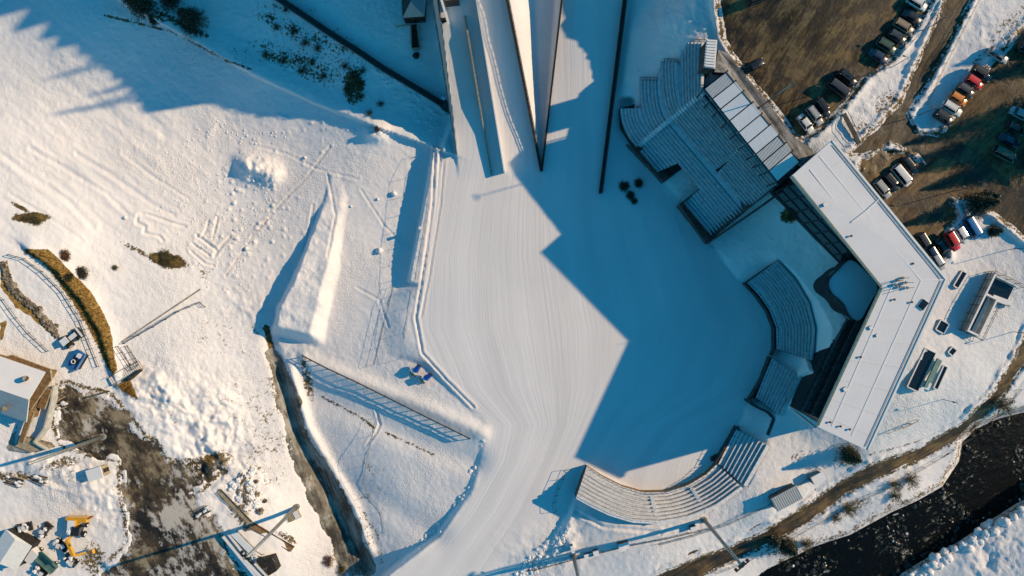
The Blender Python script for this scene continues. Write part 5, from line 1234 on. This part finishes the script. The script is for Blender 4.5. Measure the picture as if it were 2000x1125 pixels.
# trees outside the right and top edges that shade the parking rows
for i, (u, v, h) in enumerate(((2080,195,16),(2068,255,15),(2110,225,17),(2060,300,12),(2075,70,12),(2120,100,14))):
    p = P(u, v, 17); conifer(0, 0, 4.6, h, 'tall conifer just beyond the right edge of the parking lot', 140+i, 'tall conifers beyond the right parking lot', snow=.02, at=p)
for i, (x, y, h, r) in enumerate(((-9.5,74.5,39,3.6),(-9,66.5,38,3.2),(-6,70,34,3.6))):
    conifer(0, 0, r, h, 'very tall conifer above the ski jumps beyond the top edge', 150+i, 'very tall conifers above the ski jumps', snow=0, at=Vector((x, y, 20)))
# grass tufts on the embankments, rolled snow clods
def scatter(name, kind_lb, poly_or_pts, n, fn, seed):
    rd = random.Random(seed); b = MB(); p = np.array(poly_or_pts, float); x0, y0 = p.min(0); x1, y1 = p.max(0); U = rng.uniform(x0, x1, n); V = rng.uniform(y0, y1, n); ok = sdf(poly_or_pts, U, V) < 0
    zz = bil(GU, GV, GZ, U[ok], V[ok])
    for u, v, z in zip(U[ok], V[ok], zz): fn(b, P(u, v, z), rd)
    x = b.build(name); tag(x, kind_lb, kind='stuff'); return x
def tuft(b, p, rd):
    for q in range(4):
        d = Vector((rd.gauss(0,.12), rd.gauss(0,.12), .25+.3*rd.random())); s = Vector((rd.gauss(0,.05), rd.gauss(0,.05), 0)); b.add([p-s*1.2, p+s*1.2, p+d], [(0,1,2)], M['drygrass'])
scatter('dry_grass', 'tall dry golden grass on the embankment beside the looped drive', GRASS1, 5200, tuft, 1)
scatter('dry_grass', 'patch of dry golden grass below the footbridge', [(228,752),(250,738),(270,780),(245,768)], 900, tuft, 2)
def pebble(b, p, rd): b.blob(p+Vector((0,0,.03)), .08+.16*rd.random(), M['snow_smooth'], rd.randint(0,999), 4, .8, .3)
def dark_pebble(b, p, rd): b.blob(p, .10+.22*rd.random()**2, M['stone'], rd.randint(0,999), 4, .6, .4)
scatter('snow_clods', 'rolled snow clods scattered over the left snowfield', [(300,300),(420,230),(560,260),(520,470),(480,600),(400,560),(300,400)], 700, pebble, 3)
scatter('snow_clods', 'snow clods thrown up along the ridge beside the piste', [(935,850),(950,865),(925,940),(860,1045),(800,1090),(760,1110),(755,1095),(850,1030),(910,945)], 420, lambda b, p, rd: b.blob(p, .15+.3*rd.random(), M['snow_smooth'], rd.randint(0,999), 5, .8, .3), 4)
scatter('snow_clods', 'snow clods along the crest beside the conveyor', [(715,115),(735,120),(870,235),(868,275),(845,262),(780,200)], 500, lambda b, p, rd: b.blob(p, .12+.25*rd.random(), M['snow_smooth'], rd.randint(0,999), 5, .8, .3), 5)
scatter('snow_clods', 'lumpy snow pushed against the lower edge of the piste', [(1000,1125),(1060,1060),(1105,1020),(1115,1040),(1080,1100),(1040,1125)], 420, lambda b, p, rd: b.blob(p, .15+.35*rd.random(), M['snow_smooth'], rd.randint(0,999), 5, .8, .3), 6)
for i, (u, v, r, lb) in enumerate(((742,490,.75,'largest loose snow boulder left of the retaining wall'), (770,379,.65,'loose snow boulder near the upper half of the retaining wall'), (738,389,.35,'small loose snow ball left of its larger neighbour'), (686,403,.3,'small snow ball right beside the bright kicker face'), (596,308,.35,'small snow ball below the rough snow pile'), (245,425,.4,'dark snow ball alone on the far left slope'), (482,486,.5,'snow boulder near the buried tracks left of the kicker'))):
    b = MB(); b.blob((0,0,r*.5), r, M['snow_smooth'], 200+i, 8, .85, .2); x = b.build('snow_boulder', smooth=True, loc=tuple(G(u, v))); tag(x, lb, 'snow boulder', 'loose snow boulders on the left snowfield')
# stones and boulders in the river and on its far bank
def rock(b, p, rd, m=None, r=None):
    b.blob(p, r or (.2+.5*rd.random()**2), m or M['stone'], rd.randint(0,999), 6, .6, .35)
b = MB(); rd = random.Random(9); Us = rng.uniform(1400,2010,2600); Vs = rng.uniform(790,1160,2600); dd = sdf(RIVER, Us, Vs); ok = (dd < -4) & ((dd > -14) | (vnoise(Us*.02, Vs*.02, 5) > .62))
wet = mat('wet_rock', (.035,.035,.03), .35, var=.4); 
for u, v in zip(Us[ok], Vs[ok]):
    if rd.random() < .95: rock(b, P(u, v, -2.2), rd, wet)
    else: rock(b, P(u, v, -2.15), rd, M['snow_smooth'], .14+.2*rd.random())
x = b.build('river_stones'); tag(x, 'dark wet stones and small snow capped rocks in the river', kind='stuff')
b = MB(); Us = rng.uniform(1720,2010,500); Vs = rng.uniform(950,1140,500); d = sdf(RIVER, Us, Vs); ok = (d > 2) & (d < 26) & (Vs > 960+(2000-Us)*.25)
for u, v in zip(Us[ok], Vs[ok]): b.blob(G(u, v, .1), .35+.8*rd.random(), M['snow_smooth'], rd.randint(0,999), 7, .7, .2)
x = b.build('snowy_boulders', smooth=True); tag(x, 'snow capped boulders along the far river bank', kind='stuff')
b = MB()
for i in range(60):
    u, v = 488+rd.gauss(0,16), 962+rd.gauss(0,22); b.blob(G(u, v, .2), .3+.6*rd.random(), M['snow_smooth'] if rd.random() < .7 else M['stone'], rd.randint(0,999), 7, .8, .35)
x = b.build('boulder_pile'); tag(x, 'heap of snow capped boulders above the lift station', kind='stuff')
b = MB()
for i in range(150):
    f = rd.random(); c = [(8,512),(15,545),(35,575),(75,610),(112,652)]; j = min(int(f*4), 3); g = f*4-j; u, v = c[j][0]+(c[j+1][0]-c[j][0])*g+rd.gauss(0,3), c[j][1]+(c[j+1][1]-c[j][1])*g+rd.gauss(0,3)
    b.blob(G(u, v, .15), .3+.3*rd.random(), M['stone'], rd.randint(0,999), 5, .8, .35)
x = b.build('dry_stone_wall'); tag(x, 'low wall of rough brown boulders along the inner side of the looped drive', 'wall')
# ---------------------------------------------------------------- masts
def mast(base, top, lb, r=.38, head=1., z0=None, grp='tall floodlight masts'):
    zb = ZG(*base) if z0 is None else z0; b0 = P(*base, zb)
    # height from where the top stands relative to the base
    k = ((top[0]-1000)**2+(top[1]-562.5)**2)**.5/((base[0]-1000)**2+(base[1]-562.5)**2)**.5; zt = CAMZ-(CAMZ-zb)/k; H = zt-zb
    t = thing('floodlight_mast', lb, 'mast', tuple(b0), 0, grp)
    b = MB(); b.tube([(0,0,-1),(0,0,H)], [r*1.25, r*.75], M['steel'], 14); b.build('pole', t, smooth=True)
    b = MB(); b.tube([(0,0,-.5),(0,0,.35)], [r*2.2, r*2.0], M['concrete'], 14); b.build('base', t)
    if head:
        a = math.atan2(-b0.y, -b0.x); 
        b = MB(); b.bar((math.sin(a)*1.6*head, -math.cos(a)*1.6*head, H), (-math.sin(a)*1.6*head, math.cos(a)*1.6*head, H), .2*head, .2*head, M['darksteel']); b.build('crossbar', t)
        for s in (-1.4*head, -.5*head, .5*head, 1.4*head): b = MB(); b.box((math.sin(a)*s+.3*math.cos(a), -math.cos(a)*s+.3*math.sin(a), H+.05), (.55*head,.6*head,.5*head), a, M['darksteel']); b.build('floodlight', t)
    return t
mast((578,991),(490,1100),'tall grey mast rising beside the lift station in the lower left')
mast((1375,1015),(1436,1118),'tall mast beside the curved stand leaning out over the ring road view')
mast((1120,1086),(1134,1190),'tall mast at the bottom edge left of the ring road')
mast((201,853),(62,926),'tall mast beside the snow heaps left of the slushy yard', head=False)
mast((1483,210),(1549,162),'slim floodlight mast behind the ribbed canopy', r=.13, z0=16, head=.45, grp='slim lamp masts')
# lamp posts
def lamp(u, v, h, lb, a=2.9):
    t = thing('street_lamp', lb, 'lamp post', tuple(G(u, v)), a, 'slim street lamps beside lots and roads'); b = MB(); b.tube([(0,0,0),(0,0,h)], [.08,.05], M['darksteel'], 8); b.build('pole', t)
    b = MB(); b.tube([(0,0,h),(.9,0,h+.15)], .045, M['darksteel'], 6); b.build('arm', t); b = MB(); b.box((1.0,0,h+.12), (.6,.3,.12), 0, M['darksteel']); b.build('lamp_head', t)
for u, v, h, lb in ((1575,189,7,'street lamp at the edge of the upper lot above the white cars'), (1742,131,6,'street lamp in the snow bank beside the row of dark cars'), (1812,55,6,'street lamp beside the narrow road near the top right'), (1795,225,6,'street lamp at the tip of the snow strip by the road bend'), (1855,375,6,'street lamp at the corner of the lower dirt lot'), (1978,648,6,'street lamp beside the ring road near the fenced stairwell'), (1972,487,6,'street lamp in clean snow near the right picture edge'), (1842,780,5,'street lamp above the ring road near the bare verge'), (1040,1098,5,'street lamp on the service path at the bottom centre')): lamp(u, v, h, lb)
# sheds and cabinets by the ring road
a = ang(1500,985,1585,940)
t = thing('container', 'white ribbed container roof beside the ring road', 'container', tuple(G(1528,967)), a)
b = MB(); b.box((0,0,1.2), (6.2,2.9,2.6), 0, M['concrete_dark']); b.build('wall', t); b = MB(); b.box((0,0,2.62), (6.5,3.2,.2), 0, M['white']); b.build('roof', t)
for i in range(13): b = MB(); b.box((-3+.5*i,0,2.76), (.14,3.1,.1), 0, M['steel']); b.build('roof_rib', t)
t = thing('small_shed', 'small snow roofed shed right of the ribbed container', 'shed', tuple(G(1589,930)), a)
b = MB(); b.box((0,0,1.0), (2.7,1.7,2.2), 0, M['teal']); b.build('wall', t); b = MB(); b.box((.2,0,2.2), (3.0,2.0,.22), 0, M['snow_smooth']); b.build('roof', t); b = MB(); b.box((-1.36,0,.9), (.05,.8,1.7), 0, M['darksteel']); b.build('door', t)
def cabinet(u, v, a, lb, s=(1.6,1.1,1.4), m=None):
    t = thing('equipment_cabinet', lb, 'cabinet', tuple(G(u, v)), a, 'equipment cabinets along the service path'); b = MB(); b.box((0,0,s[2]/2), s, 0, m or M['darksteel']); b.build('case', t)
    b = MB(); b.box((0,0,s[2]+.06), (s[0]+.1, s[1]+.1, .12), 0, M['snow_smooth']); b.build('snow_cap', t); b = MB(); b.box((s[0]/2+.02,0,s[2]/2), (.04,s[1]*.7,s[2]*.8), 0, M['steel']); b.build('door', t)
for u, v, s, lb in ((1150,1083,(2.2,1.0,.9),'low pale cabinet at the left of the service path group'), (1163,1077,(1.2,1.2,1.2),'square cabinet second in the service path group'), (1212,1064,(1.3,1.6,1.8),'tall dark frame cabinet in the middle of the service path'), (1222,1061,(1.0,1.4,1.5),'narrow dark cabinet touching the tall frame one'), (1352,1029,(1.3,1.0,1.3),'small cabinet in the mast shadow near the curved stand'), (1117,1068,(.6,1.6,1.6),'thin dark cabinet near the exit railing at the bottom')): cabinet(u, v, ang(1100,1095,1350,1030), lb, s)
t = thing('sign_frame', 'small dark slanted frame in the snow above the bottom service path', 'frame', tuple(G(1745-0,1002)), .4)
b = MB(); b.bar((-.5,0,0),(-.5,0,1),.08,.08,M['darksteel']); b.bar((.5,0,0),(.5,0,1),.08,.08,M['darksteel']); b.build('leg', t); b = MB(); b.box((0,0,.9),(1.3,.06,.6),0,M['white']); b.build('board', t)
# ---------------------------------------------------------------- chalet in the lower left
zg = 7.6; o = P(60, 780, zg); t = thing('chalet', 'timber chalet with snow covered roof and ribbed lower roof at the left edge', 'house', tuple(o))
mrb = mat('chalet_ribbed', (.42,.44,.46), .5, .2, var=.05, stripes=((.25,.97,0), .40, .35))
r1 = [P(-60,676,13.6)-o, P(88,727,12.9)-o, P(56,780.5,15.0)-o, P(-60,741,15.6)-o]; r2 = [P(-60,741,15.6)-o, P(56,781,15.0)-o, P(51,825,12.2)-o, P(-60,785,12.4)-o]
rf = tri_prism('roof', r1, .3, M['white'], M['roof'], t); r_2 = tri_prism('lower_roof', r2, .3, M['white'], mrb, t)
b = MB(); w = [P(-60,680,13)-o, P(83,729,12.8)-o, P(54,780,13)-o, P(49,820,12)-o, P(-60,780,12)-o]; b.prism([(p.x, p.y) for p in w], -3, [5.0, 4.7, 5.6, 4.2, 4.2], M['wood']); b.build('wall', t)
for f in (.25, .55, .8):
    p = w[1].lerp(w[2], f); b = MB(); b.box((p.x+.05, p.y, 3.0), (1.0,1.1,1.2), ang(83,729,54,780), M['glass']); b.build('window', t)
for (q, zz) in ((((88,727),(98,722),(100,742),(60,800),(52,792)), 12.3), (((56,800),(66,806),(44,866),(36,862)), 10.4), (((10,697),(22,693),(100,722),(96,732)), 10.5), (((88,757),(100,762),(86,800),(72,796)), 9.6)):
    b = MB(); c = [P(u, v, zz)-o for u, v in q]; b.prism([(p.x, p.y) for p in c], [p.z-.5 for p in c], [p.z for p in c], M['wood_pale'], M['wood']); bl_ = b.build('balcony', t)
b = MB(); b.tube([P(50,739,13.6)-o, P(50,739,15.6)-o], .6, M['stone'], 12); b.build('chimney', rf)
b = MB(); b.tube([P(8,799,13.0)-o, P(8,799,14.6)-o], .55, M['stone'], 12); b.build('chimney', r_2)
b = MB(); q = [P(u, v, 8.6)-o for u, v in ((38,850),(92,868),(98,876),(60,884),(30,872))]; b.prism([(p.x, p.y) for p in q], -1, 1.0, M['stone'], M['wood_pale']); b.build('terrace', t)
b = MB()
for p_, q_ in zip(((110,752),(104,790),(92,835),(72,862)), ((104,790),(92,835),(72,862),(96,876))): b.bar(P(*p_,8.3)-o, P(*q_,8.3)-o, .35, 2.2, M['concrete_pale'])
b.build('garden_wall', t)
b = MB(); q = [P(u, v, 8.2)-o for u, v in ((22,822),(36,826),(26,868),(60,884),(20,880),(6,868))]; b.prism([(p.x, p.y) for p in q], -1, .7, M['concrete'], M['concrete']); b.build('walkway', t)
# lift station with rollers at the bottom edge
o = G(490, 1080); t = thing('lift_station', 'ski lift bottom station with parallel snow covered beams and roller gear', 'lift station', tuple(o), 0)
for i, (a0, a1, w_) in enumerate((((436,1047),(500,1125),.55),((446,1042),(480,1085),.5),((455,1038),(496,1080),1.6),((478,1092),(540,1160),.7),((498,1100),(545,1150),.4))):
    b = MB(); p, q = P(*a0, 2.6)-o, P(*a1, 2.6)-o; b.bar(p, q, w_, .5, M['concrete'] ); b.build('beam', t); b = MB(); b.bar(p+Vector((0,0,.3)), q+Vector((0,0,.3)), w_*.9, .14, M['snow_smooth']); b.build('snow_cap', t)
rd = random.Random(4); b = MB()
for i in range(60):
    u, v = 470+rd.random()*60, 1072+rd.random()*45
    if abs((v-1072)-(u-470)*.6) > 22: continue
    p = P(u, v, 2.2)-o; b.bar(p, p+Vector((rd.gauss(0,.9), rd.gauss(0,.9), .3)), .14, .14, M['darksteel'] if i % 2 else M['steel'])
b.build('machinery', t)
b = MB(); q = [P(u, v, 1)-o for u, v in ((505,1090),(535,1085),(545,1110),(520,1125))]; b.prism([(p.x, p.y) for p in q], -1.5, 1.4, M['darkwood']); b.build('pit_wall', t)
# planked ramps along the drive of the lift
for (q0, q1, w_, lb) in (((492,1025),(572,1072),1.4,'straw coloured planked walkway under the tall mast by the lift station'), ((428,958),(490,1022),1.2,'snowy planked walkway running down to the lift station')):
    o = G(*q0); t = thing('walkway', lb, 'walkway', tuple(o)); p = G(*q0,.35)-o; q = G(*q1,.35)-o; b = MB(); b.bar(p, q, w_, .25, M['wood'] if w_ > 1.3 else M['wood_pale']); b.build('deck', t)
    n = (q-p).cross(Vector((0,0,1))).normalized()
    for s in (-1, 1): b = MB(); b.bar(p+n*s*w_*.5+Vector((0,0,.3)), q+n*s*w_*.5+Vector((0,0,.3)), .1, .12, M['rust']); b.build('edge_board', t)
o = G(570, 1008); t = thing('pallet_stack', 'small stack of pale pallets beside the foot of the tall mast', 'pallets', tuple(o), ang(552,1015,590,1000))
for i in range(3): b = MB(); b.box((-1.5+1.5*i,0,.5), (1.2,2.0,1.0), .05*i, M['wood_pale'], M['snow_smooth'] if i != 1 else M['wood_pale']); b.build('pallet', t)
# footbridge
o = G(245, 735); t = thing('footbridge', 'short snowy footbridge over the end of the grass bank', 'bridge', tuple(o)); p = G(216,746,.5)-o; q = G(276,712,.5)-o
b = MB(); b.bar(p, q, 2.0, .3, M['wood_pale']); b.build('deck', t); n = (q-p).cross(Vector((0,0,1))).normalized()
for i in range(16): f = (i+.5)/16; b = MB(); c = p.lerp(q, f); b.bar(c-n*.85+Vector((0,0,.2)), c+n*.85+Vector((0,0,.2)), .3, .08, M['snow_smooth']); b.build('plank', t)
for s in (-1, 1): b = MB(); b.bar(p+n*s+Vector((0,0,.9)), q+n*s+Vector((0,0,.9)), .08, .08, M['darksteel']); b.build('handrail', t)
b = MB(); b.bar(P(252,742,ZG(252,742)+1)-o, P(276,722,ZG(276,722)+1)-o, .3, 1.8, M['darkwood']); b.build('abutment', t)
t = thing('gate', 'dark flat gate lying at the top of the slushy yard', 'gate', tuple(G(191,770,.5)), ang(172,775,208,765)); b = MB(); b.box((0,0,0), (4.6,.35,1.0), 0, M['darkwood']); b.build('board', t); b = MB(); b.bar((-2.3,0,.5),(2.3,0,.5),.14,.14,M['steel']); b.build('rail', t)
# manhole like vent on the wall by the arena
t = thing('vent_pipe', 'small round vent in the snow on the retaining wall left of the arena', 'vent', tuple(G(822,446))); b = MB(); b.tube([(0,0,0),(0,0,.8)], .35, M['darksteel'], 14); b.build('pipe', t); b = MB(); b.tube([(0,0,.8),(0,0,.95)], .42, M['snow_smooth'], 14); b.build('cap', t)
t = thing('marker_box', 'small dark box beside the snow mound at the end of the shaded bank', 'box', tuple(G(737,254))); b = MB(); b.box((0,0,.5), (.9,.9,1.0), .3, M['darksteel']); b.build('case', t); b = MB(); b.box((0,0,1.05), (1.0,1.0,.1), .3, M['rubber']); b.build('lid', t)
# footbridge over the snowbank behind the building
o = G(1662, 250); t = thing('ramp', 'dark grated ramp between the snow bank and the service yard behind the building', 'ramp', tuple(o)); p, q = G(1648,222,.4)-o, G(1678,280,.4)-o
b = MB(); b.bar(p, q, .9, .2, M['concrete_dark']); b.build('deck', t); n = (q-p).cross(Vector((0,0,1))).normalized()
for s in (-1, 1): b = MB(); b.bar(p+n*s*.5+Vector((0,0,.9)), q+n*s*.5+Vector((0,0,.9)), .08, .08, M['darksteel']); b.build('handrail', t)

# stacked gear and timber round the yard
for i, (u, v, a, lb) in enumerate(((118,790,.4,'snow dusted timber pile at the top of the slushy yard beside the chalet wall'), (28,940,-.3,'row of snow capped stakes and timber at the left edge below the chalet'), (75,935,-.35,'snow capped timber pile right of the stakes at the left edge'), (470,940,.9,'pale timber pile beside the boulder heap'), (395,1000,.5,'low timber pile at the right side of the slushy yard'))):
    t = thing('timber_pile', lb, 'timber pile', tuple(G(u, v, .1)), a, 'timber piles around the yard'); rd = random.Random(300+i)
    for k in range(7):
        b = MB(); y = -.9+.3*k+rd.gauss(0,.06); L = rd.uniform(1.2, 2.4); b.bar((-L, y, .2+.12*(k % 2)), (L, y+rd.gauss(0,.15), .25), .2, .2, M['darkwood'] if k % 3 else M['wood_pale']); b.build('beam', t)
    for k in range(4): b = MB(); b.blob((rd.uniform(-1.5,1.5), rd.uniform(-.8,.8), .4), (.5,.3,.18), M['snow_smooth'], 310+k, 6, .5, .3); b.build('snow_cap', t)
